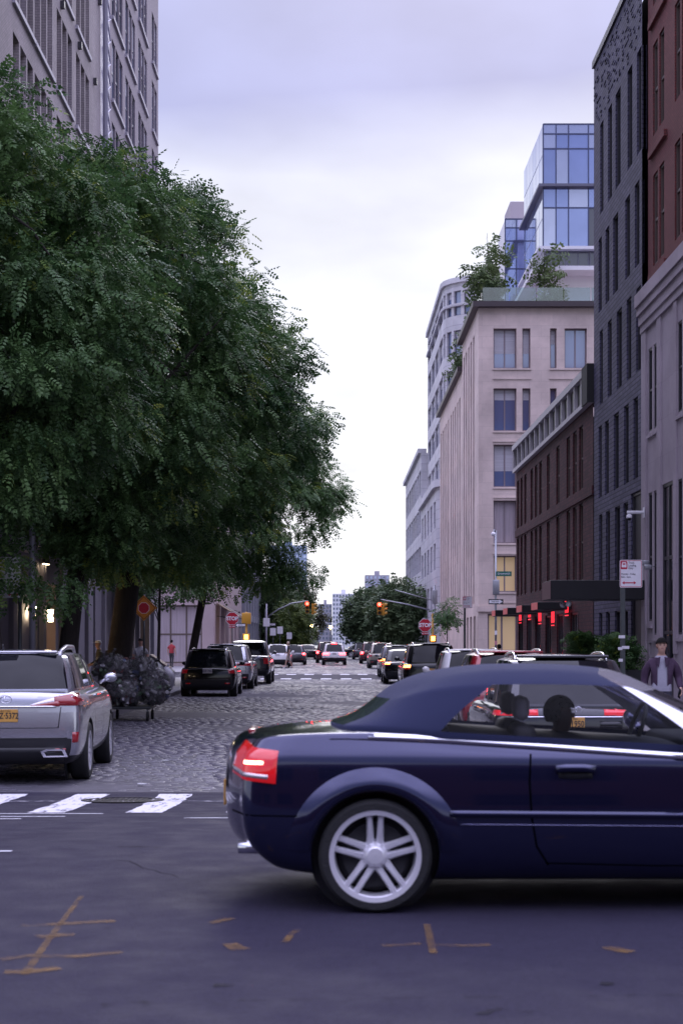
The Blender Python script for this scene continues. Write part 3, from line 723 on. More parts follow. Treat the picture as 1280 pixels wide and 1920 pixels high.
# --- rounded pale block farther down
PALE = BRICK('pale precast', (.50, .49, .52), (.53, .52, .55), (.38, .37, .41), 4.0, .75, .7, .03, .4, off=0.)
B = thing('curved_building', 'pale tall apartment block with a rounded glass corner', 'building', (8, 126, 0))
def chords(x, y0, y1, rad, depthx):
    pts = [(x, y1)]
    nst = max(2, int((y1-y0-rad)/4.2))
    for k in range(1, nst+1): pts.append((x, y1+(y0+rad-y1)*k/nst))
    for k in range(1, 6):
        t = math.pi/2*k/5; pts.append((x+rad-rad*math.cos(t), y0+rad-rad*math.sin(t)))
    nx_ = 3
    for k in range(1, nx_+1): pts.append((x+rad+(depthx-rad)*k/nx_, y0))
    return pts
def curved(B, pts, z0, z1, fl, wh, mat, fm, pm, gap=.35, nu=2):
    for a, b in zip(pts[:-1], pts[1:]):
        l = math.hypot(b[0]-a[0], b[1]-a[1]); F = Fac(a, (b[0]-a[0], b[1]-a[1])); ops = []
        z = z0+.8
        while z+wh < z1-.3:
            ops.append((gap*.5 if l < 2 else gap, l-(gap*.5 if l < 2 else gap), z, z+wh)); z += fl
        wall(B, F, 0, l, z0, z1, ops, .25, mat)
        for o_ in ops: window(B, F, *o_, .23, fm, pm[random.randrange(len(pm))], nu if l > 2 else 1, 1, .07, blind=random.choice((0, 0, .25, .5)))
pts = chords(8.6, 126, 150, 3.2, 10)
curved(B, pts, 14, 29.5, 3.05, 1.9, PALE, FRS, (PANEL_, PANEB, PANEL_), .3)
pts2 = chords(8.0, 125.2, 150, 2.6, 10)
curved(B, pts2, 0, 14, 3.3, 2.1, PALE, FRS, (PANED, PANEB), 1.1)
def outline_band(B, pts, z0, z1, grow, name, mat):
    o_ = []
    for i, p in enumerate(pts):
        a = pts[max(0, i-1)]; b = pts[min(len(pts)-1, i+1)]; d = Vector((b[0]-a[0], b[1]-a[1])).normalized(); nrm = Vector((d.y, -d.x))
        o_.append((p[0]+nrm.x*grow, p[1]+nrm.y*grow))
    poly = o_+[(pts[-1][0], pts[0][1])]
    MB().prism(poly, z0, z1, 'z').build(name, mat, B, world=True)
outline_band(B, pts, 29.5, 29.9, .2, 'cornice', PALE); outline_band(B, pts2, 13.7, 14.3, .3, 'cornice', PALE)
outline_band(B, pts, 27.7, 27.9, .15, 'string_course', PALE)
core(B, 9.5, 18, 130, 150, 0, 29.4, COREM)
MB().box(12, 16, 132, 144, 29.9, 31.3).build('roof_room', PALE, B, world=True)
B = thing('far_right_building', 'pale lower block at the far end of the right side', 'building', (8, 182, 0))
F = Fac((8, 182), (0, -1)); ops = []
for k in range(8):
    for r_ in range(5): ops.append((.5+k*3.95, 3.7+k*3.95, 1.2+r_*3.5, 3.5+r_*3.5))
wall(B, F, 0, 31.9, 0, 19, ops, .3, PALE)
for o_ in ops: window(B, F, *o_, .28, FRS, (PANEB, PANEL_, PANED)[random.randrange(3)], 2, 2, .08)
mb = MB(); F.box(mb, -.3, 31.9, 19, 19.4, -.3, .5); mb.build('cornice', PALE, B, world=True)
wall(B, Fac((8, 150.05), (1, 0)), 0, .6, 0, 19, [], .1, PALE, 'end_wall')
core(B, 8.4, 24, 150.3, 181.5, 0, 18.9, COREM)
# --- left side: tall loft building
LFT = BRICK('taupe brick', (.29, .255, .265), (.34, .295, .305), (.23, .20, .215), .22, .075, .8, .012, .4)
STU = M('violet grey stucco', (.235, .20, .235), .8, nz=(.6, .08), bump=(18, .1))
WBASE = M('grey stone base', (.20, .185, .215), .7, nz=(.8, .1), bump=(14, .12))
B = thing('loft_building', 'tall taupe and violet-grey loft building behind the street trees', 'building', (-8, 38, 0))
F = Fac((-8, 23.5), (0, 1)); Y0 = 23.5
ops = []
for y in (25, 28.4, 31.8, 35.2, 41.0, 44.0, 47.5, 51.05):
    for k in range(3):
        for v0 in (14.75, 17.85, 20.95, 24.05, 27.15): ops.append((y-Y0+k*.97, y-Y0+k*.97+.8, v0, v0+2.3))
wall(B, F, 0, 32.9, 4.3, 33, ops, .3, LFT)
for o_ in ops: window(B, F, *o_, .28, FRD, PANED if random.random() < .7 else PANEL_, 1, 2, .06, blind=random.choice((0, 0, .3, .6)))
for y in (41.0, 44.0, 47.5, 51.05):
    bits(B, F, 'window_sill', M('pale sill', (.36, .34, .40), .6), [(y-Y0-.1, y-Y0+2.85, v0-.13, v0-.01, -.08, .25) for v0 in (14.75, 17.85, 20.95, 24.05, 27.15)])
bits(B, F, 'wall_bracket', FRD, [(18+i*1.1, 18.18+i*1.1, 20.38+3.1*(i % 3), 20.58+3.1*(i % 3), -.12, .02) for i in range(14)])
# narrow screen strip with downpipe between the two halves
mb = MB(); F.box(mb, 32.9, 35.2, 4.3, 33, .0, .3); mb.build('screen_backing', M('lilac screen panel', (.36, .34, .46), .5), B, world=True)
for k in range(26):
    mb = MB(); v = 12+k*.8
    for a, b in (((33.5, v), (35.1, v+.8)), ((35.1, v), (33.5, v+.8))):
        mb.tube([F.P(a[0], a[1], -.05), F.P(b[0], b[1], -.05)], .03, 5)
    mb.build('screen_brace', M('white steel', (.42, .40, .50), .6), B, world=True)
mb = MB().tube([F.P(33.1, 4.3, -.14), F.P(33.1, 33, -.14)], .09, 8); mb.build('downpipe', M('grey downpipe', (.22, .21, .27), .5), B, world=True)
ops = []
grp = ((59.3, 3), (63.2, 3), (67.4, 3), (72.4, 2))
for y, n_ in grp:
    for k in range(n_):
        for v0 in (12.4, 15.4, 18.4, 21.4, 24.4, 27.4): ops.append((y-Y0+k*1.06, y-Y0+k*1.06+.9, v0, v0+2.2))
wall(B, F, 35.2, 51.5, 4.3, 31.2, ops, .13, STU, 'stucco_wall')
for o_ in ops: window(B, F, *o_, .12, FRS, PANED if random.random() < .55 else PANEL_, 1, 2, .06, blind=random.choice((0, 0, .3, .6)))
for y, n_ in grp:
    bits(B, F, 'window_sill', MATS['pale sill'], [(y-Y0-.1, y-Y0+n_*1.06-.06, v0-.14, v0-.01, -.09, .22) for v0 in (12.4, 15.4, 18.4, 21.4, 24.4, 27.4)])
mb = MB(); F.box(mb, 35.2, 51.55, 31.2, 31.45, -.08, .4); mb.build('coping', FRS, B, world=True)
MB().box(-8.2, -9.6, 66, 69, 31.45, 33.6).build('roof_bulkhead', FRD, B, world=True)
doors = [(19.8, 20.9, .2, 3.6), (22.2, 23.8, .2, 3.4), (27.5, 28.1, .6, 3.6), (31.2, 31.7, .6, 3.6)]
shops = [(36.6, 38.8, .4, 3.3), (39.2, 41.4, .4, 3.3), (42, 44.2, .4, 3.3), (44.6, 46.8, .4, 3.3), (47.4, 49.8, .4, 3.3)]
wall(B, F, 0, 51.5, 0, 4.3, doors+shops, .5, WBASE, 'base_wall')
window(B, F, 19.8, 20.9, .2, 3.6, .48, FRD, PANED, 1, 1, .12, 'door')
window(B, F, 22.2, 23.8, .2, 3.4, .48, FRB, M('warm lit lobby', (.5, .3, .16), .5, emit=(1, .5, .2), est=.35), 1, 1, .1, 'door')
for o_ in doors[2:]: window(B, F, *o_, .3, FRD, PANED, 1, 3, .06)
for i, o_ in enumerate(shops): window(B, F, *o_, .4, FRB, (PANEC, PANEW, PANEL_, PANEW, PANEL_)[i], 3, 1, .09, 'shop_window')
mb = MB(); F.box(mb, -.1, 51.6, 4.1, 4.3-.002, -.16, .02); F.box(mb, -.1, 51.6, 4.3, 4.5, -.26, .04); mb.build('string_course', M('pale string course', (.30, .28, .32), .7, nz=(2, .1)), B, world=True)
bits(B, F, 'pilaster', WBASE, [(a-.22, a+.22, .15, 4.08, -.12, .02) for a in (17.2, 21.4, 24.6, 29.6, 33.4, 36.1, 41.65, 47.0)])
core(B, -26, -8.55, 23.7, 74.7, 0, 31, COREM)
wall(B, Fac((-8, 75), (-1, 0)), 0, 18, 0, 31.2, [], .1, STU, 'end_wall')
wall(B, Fac((-26, 23.45), (1, 0)), 0, 18, 0, 33, [], .1, LFT, 'front_wall')
SCON = M('lit wall lamp', (.9, .8, .6), .4, emit=(1, .78, .48), est=9)
for i, (a, z) in enumerate(((19.4, 2.55), (22.0, 2.5), (21.1, 3.95), (21.5, 3.95))):
    s_ = thing('wall_lamp', ('lit box lamp on the stone wall left of the doorway', 'lit box lamp on the jamb of the warm doorway', 'left lit downlight under the string course above the doorway', 'right lit downlight under the string course above the doorway')[i], 'lamp', F.P(a, z, -.16), R(90))
    if i < 2:
        MB().cbox(-.09, .09, -.07, .07, -.17, .17, .02).build('shade', SCON, s_); MB().box(-.06, .06, -.16, -.07, -.05, .05).build('bracket', FRD, s_)
        MB().cbox(-.1, .1, -.08, .08, .172, .2, .01).build('cap', FRD, s_); MB().cbox(-.1, .1, -.08, .08, -.2, -.172, .01).build('foot', FRD, s_)
    else:
        MB().lathe([(.0, -.06), (.06, -.06), (.06, .03)], 10).build('bulb', SCON, s_); MB().lathe([(.07, -.05), (.07, .09), (0, .09)], 10).build('housing', FRD, s_)
# --- left side beyond the crossing
PKB = M('pinkish plaster', (.38, .30, .31), .75, nz=(.5, .1), bump=(12, .1)); GRB = M('grey steel facade', (.24, .24, .28), .6, nz=(.5, .08))
B = thing('far_left_building', 'pinkish plaster shop building with steel columns beyond the crossing on the left', 'building', (-8, 110, 0))
F = Fac((-30, 110), (1, 0))
ops = [(2+k*4.0, 5.2+k*4.0, .3, 4.2) for k in range(5)]
wall(B, F, 0, 22, 0, 15, ops, .4, PKB)
for i, o_ in enumerate(ops): window(B, F, *o_, .38, FRB, PANEW if i % 2 else PANEC, 3, 2, .1, 'shop_window')
F = Fac((-8, 110), (0, 1))
ops = [(1.5+k*5.2, 5.2+k*5.2, .3, 4.3) for k in range(6)]+[(35+k*5, 39.2+k*5, z, z+3) for k in range(7) for z in (.4, 4.4, 8.4)]
wall(B, F, 0, 33, 0, 15, [o for o in ops if o[0] < 33], .45, PKB, 'side_wall')
wall(B, F, 33, 70.5, 0, 14, [o for o in ops if o[0] > 33], .45, GRB, 'side_wall')
for i, o_ in enumerate(ops): window(B, F, *o_, .43, FRB if i < 6 else FRS, (PANEW, PANEC, PANED)[i % 3] if i < 6 else PANED, 2, 2, .12, 'shop_window')
for k in range(8):
    mb = MB(); F.box(mb, 33.6+k*5, 34.3+k*5, 0, 13.9, -.3, .02); mb.build('column', GRB, B, world=True)
mb = MB(); F.box(mb, 33, 70.5, 3.6, 4.2, -.22, -.002); mb.build('lintel', GRB, B, world=True)
core(B, -29, -8.6, 110.6, 180, 0, 13.9, COREM)
for i, (y, col) in enumerate(((114.5, (.16, .10, .07)), (121, (.12, .11, .11)))):
    a = thing('awning', ('brown sloping shop awning beyond the left stop sign', 'grey sloping shop awning farther along the left row')[i], 'awning', (-8, y, 3.4))
    MB().prism([(0, 1.0), (0, .96), (1.5, .0), (1.5, .12)], -2, 2, 'y').build('awning_cloth', M('awning cloth %d' % i, col, .8), a)
    for s_ in (-1.8, 1.8): MB().tube([(0, s_, .1), (1.45, s_, .03)], .02, 6).build('awning_arm', FRD, a)

# ------------------------------------------------------------------ trees
def frond(npair=5, ll=.30, lw=.075):
    V, F = [], []
    def leaflet(bx, by, bz, dx, dy, dz, wd):
        o = len(V); px_, py_ = -dy, dx; l = math.hypot(px_, py_)+1e-6; px_, py_ = px_/l*wd, py_/l*wd
        V.extend([(bx, by, bz), (bx+dx*.45+px_, by+dy*.45+py_, bz+dz*.35), (bx+dx, by+dy, bz+dz), (bx+dx*.45-px_, by+dy*.45-py_, bz+dz*.35)])
        F.append((o, o+1, o+2, o+3))
    for k in range(npair):
        t = .18+.72*k/(npair-1); z = -.28*t*t; s = (.85, 1, 1, .85)[k % 4] if npair == 4 else 1
        for sd in (-1, 1): leaflet(t, 0, z, .10*s+.05, sd*ll*s, -.10*s, lw*s)
    leaflet(.9, 0, -.23, .30, 0, -.14, lw)
    return np.array(V), np.array(F)
FR = frond(4, .25, .095); FR3 = frond(3, .42, .13)
def unit(a): return a/np.maximum(np.linalg.norm(a, axis=-1, keepdims=True), 1e-6)
def scatter(pos, dirs, size, tmpl, r, tint):
    V0, F0 = tmpl; n, m = len(pos), len(V0)
    x = unit(dirs); up = np.array([0, 0, 1.])+r.normal(0, .45, (n, 3)); s = unit(np.cross(up, x)); nn = np.cross(x, s)
    V = pos[:, None, :]+size[:, None, None]*(V0[None, :, 0:1]*x[:, None]+V0[None, :, 1:2]*s[:, None]+V0[None, :, 2:3]*nn[:, None])
    F = (F0[None]+m*np.arange(n)[:, None, None]).reshape(-1, 4)
    return V.reshape(-1, 3), F, np.repeat(tint, m)
LEAF = ATTR('street tree leaf', (.026, .072, .024), (.125, .225, .072), .5, .35, .28, (.22, .27, .035))
LEAF2 = ATTR('far tree leaf', (.045, .08, .04), (.135, .19, .085), .6, .3, .15)
LEAF3 = ATTR('lime leaf', (.05, .085, .02), (.13, .17, .035), .6, .3, .2)
BARK = M('bark', (.030, .024, .022), .9, nz=(6, .3), bump=(18, .8), stretch=(3, 3, .6))
def crown_pts(c, rad, nclump, per, r, csize, shell=.62, flat_bottom=0., lump=.2):
    bough_t = 0.
    d = unit(r.normal(0, 1, (nclump, 3)))
    ph = r.uniform(0, 6.28, 6)
    bump_ = 1+lump*(np.sin(d[:, 0]*3.1+ph[0])*np.sin(d[:, 1]*2.7+ph[1])+.7*np.sin(d[:, 2]*5+ph[2])*np.sin(d[:, 0]*4+ph[3]))
    rr = (shell+(1-shell)*r.random(nclump)**.6)*bump_
    cp = np.array(c)+d*rr[:, None]*np.array(rad)
    if nclump > 300:        # billows: each big bough carries its own rounded head of leaves
        nb = 46; g = np.arange(nb)+.5; th = np.arccos(1-2*g/nb); az = math.pi*(1+5**.5)*g
        bd = np.stack([np.cos(az)*np.sin(th), np.sin(az)*np.sin(th), np.cos(th)], 1)+r.normal(0, .12, (nb, 3)); bd = unit(bd)
        bR = r.uniform(.85, 1.45, nb); m_ = float(np.mean(rad)); bc = np.array(c)+bd*np.array(rad)*((1-bR/m_)*r.uniform(.86, 1.06, nb))[:, None]
        k_ = int(nclump*.92); bi = r.integers(0, nb, k_)
        dd = unit(r.normal(0, 1, (k_, 3))+bd[bi]*.55+np.array([0, 0, .4]))
        cp[:k_] = bc[bi]+dd*(bR[bi]*r.uniform(.72, 1.0, k_))[:, None]
        cp[k_:] = np.array(c)+(cp[k_:]-np.array(c))*.72
        bough_t = np.concatenate([r.normal(0, .13, nb)[bi], np.zeros(nclump-k_)])
    n = nclump*per; ci = np.repeat(np.arange(nclump), per)
    off = unit(r.normal(0, 1, (n, 3)))*(r.random((n, 1))**.5)*np.array([1, 1, .6])*(1.75*csize*r.uniform(.6, 1.25, nclump))[ci][:, None]
    pos = cp[ci]+off
    outw = unit((pos-np.array(c))/np.array(rad))
    dirs = outw*.45+unit(off)*.75+r.normal(0, .45, (n, 3))+np.array([0, 0, -.5])
    base = np.clip(r.normal(.42, .16, nclump)+bough_t, .03, .85)[ci]+r.normal(0, .12, n)
    yell = (r.random(nclump) < .10)[ci] & (r.random(n) < .6)
    tint = np.where(yell, r.uniform(.9, 1, n), np.clip(base, 0, .86))
    return cp, pos, dirs, tint
def limbs(base, top, cps, r, rad0, nlimb, lean=(0, 0)):
    mb = MB(); base = Vector(base); top = Vector(top)
    mid = base.lerp(top, .5)+Vector((lean[0], lean[1], 0))
    path = [base+Vector((0, 0, -.05)), base+Vector((0, 0, .25)), base.lerp(mid, .6), mid, mid.lerp(top, .5), top]
    mb.tube(path, [rad0*1.35, rad0*1.08, rad0*.95, rad0*.85, rad0*.6, rad0*.3], 10)
    idx = r.choice(len(cps), min(nlimb, len(cps)), replace=False)
    for k in idx:
        e = Vector(cps[k]); t = r.uniform(.35, .95)
        s = mid.lerp(top, t) if t > .5 else base.lerp(mid, .7+.3*t)
        if e.z < s.z-.5: e = e+Vector((0, 0, (s.z-e.z)*.5))
        m = s.lerp(e, .5)+Vector((r.normal(0, .25), r.normal(0, .25), r.uniform(.1, .7)))
        q = rad0*r.uniform(.22, .42)
        mb.tube([s, s.lerp(m, .6), m, m.lerp(e, .6), e], [q, q*.75, q*.6, q*.4, q*.15], 6)
    return mb
def tree(name, label, base, c, rad, nclump, per, size, seed, rad0, group=None, leaf=LEAF, tmpl=FR, csize=.44, nlimb=26, lean=(0, 0), shell=.7, extra=None, topz=None, lump=.2, keepz=1.1):
    r = np.random.default_rng(seed)
    T = thing(name, label, 'tree', base, group=group)
    cp, pos, dirs, tint = crown_pts(c, rad, nclump, per, r, csize, shell, lump=lump)
    if extra is not None:
        for (ec, er, en) in extra:
            a = crown_pts(ec, er, en, per, r, csize, .4); cp = np.vstack([cp, a[0]]); pos = np.vstack([pos, a[1]]); dirs = np.vstack([dirs, a[2]]); tint = np.concatenate([tint, a[3]])
    keep = pos[:, 2] > base[2]+keepz; pos, dirs, tint = pos[keep], dirs[keep], tint[keep]
    sz = size*r.uniform(.7, 1.25, len(pos))
    V, F, t = scatter(pos, dirs, sz, tmpl, r, tint)
    tag(put('crown', np_mesh('crown', V, F, leaf, t), T, world=True), kind='stuff')
    limbs(base, (c[0], c[1], topz or c[2]+rad[2]*.55), cp, r, rad0, nlimb, lean).build('trunk', BARK, T, True, world=True)
    return T
GRP = 'street trees along the left pavement'
tree('street_tree', 'leafy street tree nearest the camera at the left edge', (-6.05, 30, .1), (-7.0, 30, 7.6), (3.5, 3.8, 4.6), 470, 54, .295, 1, .19, GRP, lean=(-.15, 0),
     extra=[((-5.9, 31, 3.3), (1.0, 1.2, 1.0), 10)], keepz=1.9)
tree('street_tree', 'street tree with a leaning trunk beside the warm lit doorway', (-6.1, 37, .1), (-5.8, 37.3, 8.2), (3.9, 3.9, 5.0), 470, 54, .295, 2, .21, GRP, lean=(.35, 0),
     extra=[((-4.9, 36.4, 4.2), (1.2, 1.0, .7), 14)], keepz=2.9)
tree('street_tree', 'street tree with the thickest trunk behind the bag cart', (-6.05, 45.5, .1), (-5.0, 46, 8.7), (4.5, 4.4, 5.9), 570, 54, .30, 3, .33, GRP, lean=(.1, 0), keepz=3.4)
tree('street_tree', 'street tree reaching farthest over the street behind the diamond sign', (-5.85, 66, .1), (-4.3, 66, 8.1), (4.4, 4.4, 5.0), 430, 52, .325, 4, .16, GRP, lean=(.15, 0),
     extra=[((-1.35, 66, 8.6), (1.1, 1.4, 1.2), 20), ((-1.6, 66, 4.4), (1.1, 1.0, .6), 12)], keepz=3.5)
tree('sapling', 'thin street sapling beside the black bags under the big trees', (-6.3, 59, .1), (-6.2, 59, 4.8), (1.6, 1.6, 1.6), 40, 30, .34, 5, .06, None, nlimb=10)
# beyond the crossing and by the river
tree('park_tree', 'largest dark tree far down on the right before the river', (4.6, 165, 0), (4.75, 165, 4.2), (3.0, 3.2, 2.9), 160, 26, .7, 6, .2, 'trees at the street end', LEAF2, FR3, .55, 12)
tree('park_tree', 'dark tree in front of the pale far right block', (6.1, 142, 0), (5.9, 142, 3.9), (2.1, 2.2, 3.3), 90, 26, .65, 7, .14, 'trees at the street end', LEAF2, FR3, .5, 10)
tree('park_tree', 'brownish green tree behind the left traffic light', (-4.3, 205, 0), (-4.6, 205, 4.9), (2.9, 3.0, 3.2), 110, 26, .8, 8, .2, 'trees at the street end', ATTR('olive leaf', (.035, .04, .02), (.085, .085, .04), .6, .3, .15), FR3, .55, 12)
tree('park_tree', 'green tree behind the far left one way sign', (-6.0, 175, 0), (-5.7, 175, 4.4), (2.6, 2.5, 3.6), 110, 26, .7, 9, .15, 'trees at the street end', LEAF2, FR3, .55, 10)
tree('park_tree', 'bright yellow-green small tree far down on the left', (-4.2, 168, 0), (-4.1, 168, 3.2), (1.6, 1.6, 2.3), 60, 26, .6, 10, .1, 'trees at the street end', LEAF3, FR3, .45, 8)
tree('park_tree', 'small dark tree at the far end left of the white tower', (-8.5, 200, 0), (-8.2, 200, 4.6), (2.4, 2.4, 3.9), 80, 26, .8, 21, .15, 'trees at the street end', LEAF2, FR3, .55, 10)
tree('sapling', 'slim sapling in front of the beige side wing', (6.3, 84+7, .1), (6.3, 91, 3.3), (.5, .5, .85), 20, 16, .36, 11, .035, None, LEAF, FR, .25, 8)
# roof terrace greenery
def roof_tree(label, x, y, z, h, rx, seed):
    tree('terrace_tree', label, (x, y, z), (x, y, z+h*.6), (rx, rx, h*.42), 22, 11, .5, seed, .04, 'roof terrace trees', ATTR('terrace leaf', (.05, .085, .03), (.14, .19, .07), .6, .3, .25), FR3, .26, 14, shell=.25, topz=z+h*.95)
roof_tree('airy tree at the corner of the roof terrace', 8.65, 92.2, 20.3, 4.2, 1.15, 12)
roof_tree('airy tree standing before the tall glass tower on the terrace', 12.5, 97.5, 20.3, 4.9, .9, 13)
roof_tree('airy tree farther back along the roof terrace edge', 8.9, 96.5, 20.3, 3.4, .9, 14)
roof_tree('airy tree on the roof of the beige side wing', 8.9, 106, 18.8, 3.3, .95, 15)
roof_tree('low bushy tree at the far part of the side wing roof', 8.8, 111, 18.8, 2.4, 1.0, 16)
def shrub(label, name, loc, rad, n, per, size, seed, leaf=LEAF2, planter=None):
    r = np.random.default_rng(seed); T = thing(name, label, 'shrub', loc)
    z0 = planter or 0
    cp, pos, dirs, tint = crown_pts((0, 0, z0+rad[2]), rad, n, per, r, .12, .4, lump=.15)
    pos[:, 2] = np.maximum(pos[:, 2], z0)
    V, F, t = scatter(pos, dirs+np.array([0, 0, .8]), size*r.uniform(.7, 1.2, len(pos)), FR3, r, tint)
    tag(put('foliage', np_mesh('foliage', V, F, leaf, t), T), kind='stuff')
    if planter: MB().cbox(-rad[0]*1.05, rad[0]*1.05, -rad[1]*1.1, rad[1]*1.1, 0, planter, .02).build('planter_box', M('dark planter', (.025, .025, .028), .6), T)
    MB().tube([(0, 0, 0), (0, 0, z0+rad[2])], .02, 5).build('stem', BARK, T)
shrub('clipped shrub in a pot by the terrace corner', 'terrace_shrub', (8.9, 91.6, 20.3), (.55, .4, .5), 30, 14, .25, 31, planter=.5)
shrub('grassy shrub in a planter before the tower terrace doors', 'terrace_shrub', (12.5, 95, 20.3), (.7, .4, .35), 30, 14, .25, 32, planter=.7)
shrub('trailing hedge along the roof edge of the beige block', 'terrace_shrub', (8.55, 99, 20.3), (.35, 2.2, .6), 50, 14, .3, 33)
shrub('trailing hedge along the roof edge of the side wing', 'terrace_shrub', (8.5, 108, 18.8), (.4, 3.5, .7), 70, 14, .3, 34)
shrub('left dark green bush in the planter beside the brown building', 'planter_bush', (6.72, 43.7, .13), (.42, .4, .40), 60, 18, .18, 35, LEAF, .95)
shrub('right dark green bush in the planter near the truck loading sign', 'planter_bush', (7.28, 41.6, .13), (.46, .4, .40), 60, 18, .18, 36, LEAF, .95)

# ------------------------------------------------------------------ far shore
def far_block(label, x0, x1, y, z, mat, nx, nz, wmat, wf=.55):
    T = thing('far_building', label, 'building', ((x0+x1)/2, y, -2), group='towers on the far shore')
    MB().box(x0, x1, y+.5, y+30, -3, z).build('wall', mat, T, world=True)
    cw, ch = (x1-x0)/nx, (z+2)/nz
    me = MB().box(-cw*wf/2, cw*wf/2, 0, .4, -ch*.27, ch*.27).mesh('window', wmat)
    for i in range(nx):
        for j in range(nz): put('window', me, T, (x0+cw*(i+.5), y+.2, -2+ch*(j+.5)), world=True)
    MB().box((x0*.6+x1*.4), (x0*.4+x1*.6), y+8, y+18, z, z+4).build('roof_house', mat, T, world=True)
FW = M('white concrete tower', (.62, .62, .66), .8); FG = M('grey brick tower', (.30, .29, .34), .8); FB = M('blue glass tower', (.22, .28, .42), .2, .5); FWN = M('far window', (.14, .16, .22), .15, .3); FWL = M('far pale window', (.40, .46, .62), .15, .4)  # far facades chosen pale, so river haze is partly in their colour
far_block('white apartment tower across the river at the street end', -1, 19, 1500, 45, FW, 7, 12, FWN)
far_block('grey tower left of the white one across the river', -14, -1.5, 1520, 36, FG, 4, 9, FWN)
far_block('grey-violet tower rising behind the right far tree', 29, 51, 1500, 62, FG, 6, 14, FWL, .4)
far_block('tall blue glass tower behind the left street tree', -62, -26, 1600, 95, FB, 9, 22, FWL, .7)
far_block('low pale waterfront block across the river', 19.5, 30, 1560, 30, FW, 4, 8, FWN)
far_block('wide low block across the river behind the left trees', -110, -63, 1580, 40, FG, 10, 9, FWL)
tag(MB().prism([(-900, -3), (-900, 6), (-400, 9), (-100, 7), (60, 8), (400, 10), (900, 6), (900, -3)], 1620, 1700, 'y').build('far_shore', M('far shore', (.12, .13, .12), .9)), kind='structure')

# ------------------------------------------------------------------ vehicles (local: x forward from the rear end, y left, z up)
def lattice(X, Z, W, ts, bul, crown, tagf, sub=2, mats=(), cut=None, creases=None):
    """a closed cage: stations i along x, lateral j, levels k; X, Z, W are [k][i]"""
    nk, ni, nj = len(X), len(X[0]), len(ts); idx = {}; V = []; F = []; T = []
    for k in range(nk):
        for i in range(ni):
            for j in range(nj):
                if k in (0, nk-1) or i in (0, ni-1) or j in (0, nj-1):
                    t = ts[j]; x = X[k][i]; z = Z[k][i]
                    if i == 0: x += bul[0]*t*t
                    elif i == 1: x += bul[0]*t*t*.4
                    if i == ni-1: x -= bul[1]*t*t
                    elif i == ni-2: x -= bul[1]*t*t*.4
                    if k == nk-1: z -= crown*t*t
                    idx[i, j, k] = len(V); V.append((x, W[k][i]*t, z))
    def q(a, b, c, d, tg): F.append((idx[a], idx[b], idx[c], idx[d])); T.append(tg)
    for k in range(nk-1):
        for i in range(ni-1):
            q((i, 0, k), (i+1, 0, k), (i+1, 0, k+1), (i, 0, k+1), tagf('R', i, k)); j = nj-1
            q((i+1, j, k), (i, j, k), (i, j, k+1), (i+1, j, k+1), tagf('L', i, k))
        for j in range(nj-1):
            q((0, j+1, k), (0, j, k), (0, j, k+1), (0, j+1, k+1), tagf('B', j, k)); i = ni-1
            q((i, j, k), (i, j+1, k), (i, j+1, k+1), (i, j, k+1), tagf('F', j, k))
    for i in range(ni-1):
        for j in range(nj-1):
            q((i, j+1, 0), (i+1, j+1, 0), (i+1, j, 0), (i, j, 0), tagf('D', i, j)); k = nk-1
            q((i, j, k), (i+1, j, k), (i+1, j+1, k), (i, j+1, k), tagf('T', i, j))
    me = bpy.data.meshes.new('cage'); me.from_pydata(V, [], F)
    for m in mats: me.materials.append(m)
    me.polygons.foreach_set('material_index', T)
    if creases:
        at = me.attributes.new('crease_edge', 'FLOAT', 'EDGE'); rev = {v: k for k, v in idx.items()}
        at.data.foreach_set('value', [creases(rev[e.vertices[0]], rev[e.vertices[1]]) for e in me.edges])
    o = bpy.data.objects.new('cage', me); COL.objects.link(o)
    md = o.modifiers.new('s', 'SUBSURF'); md.levels = md.render_levels = sub
    cuts = []
    if cut:
        cm = bpy.data.meshes.new('cut'); mb = MB()
        for (x, r_) in cut:
            mb.lathe([(.001, -1.5), (r_, -1.5), (r_, 1.5), (.001, 1.5)], 40, (x[0], 0, x[1]), 'y')
        cme = mb.mesh('cut', list(mats)); cme.polygons.foreach_set('material_index', [2]*len(cme.polygons))
        co = bpy.data.objects.new('cut', cme); COL.objects.link(co); cuts.append(co)
        b_ = o.modifiers.new('b', 'BOOLEAN'); b_.object = co; b_.operation = 'DIFFERENCE'; b_.solver = 'EXACT'
    r_ = eval_mesh(o)
    drop(o); [drop(c) for c in cuts]
    return r_
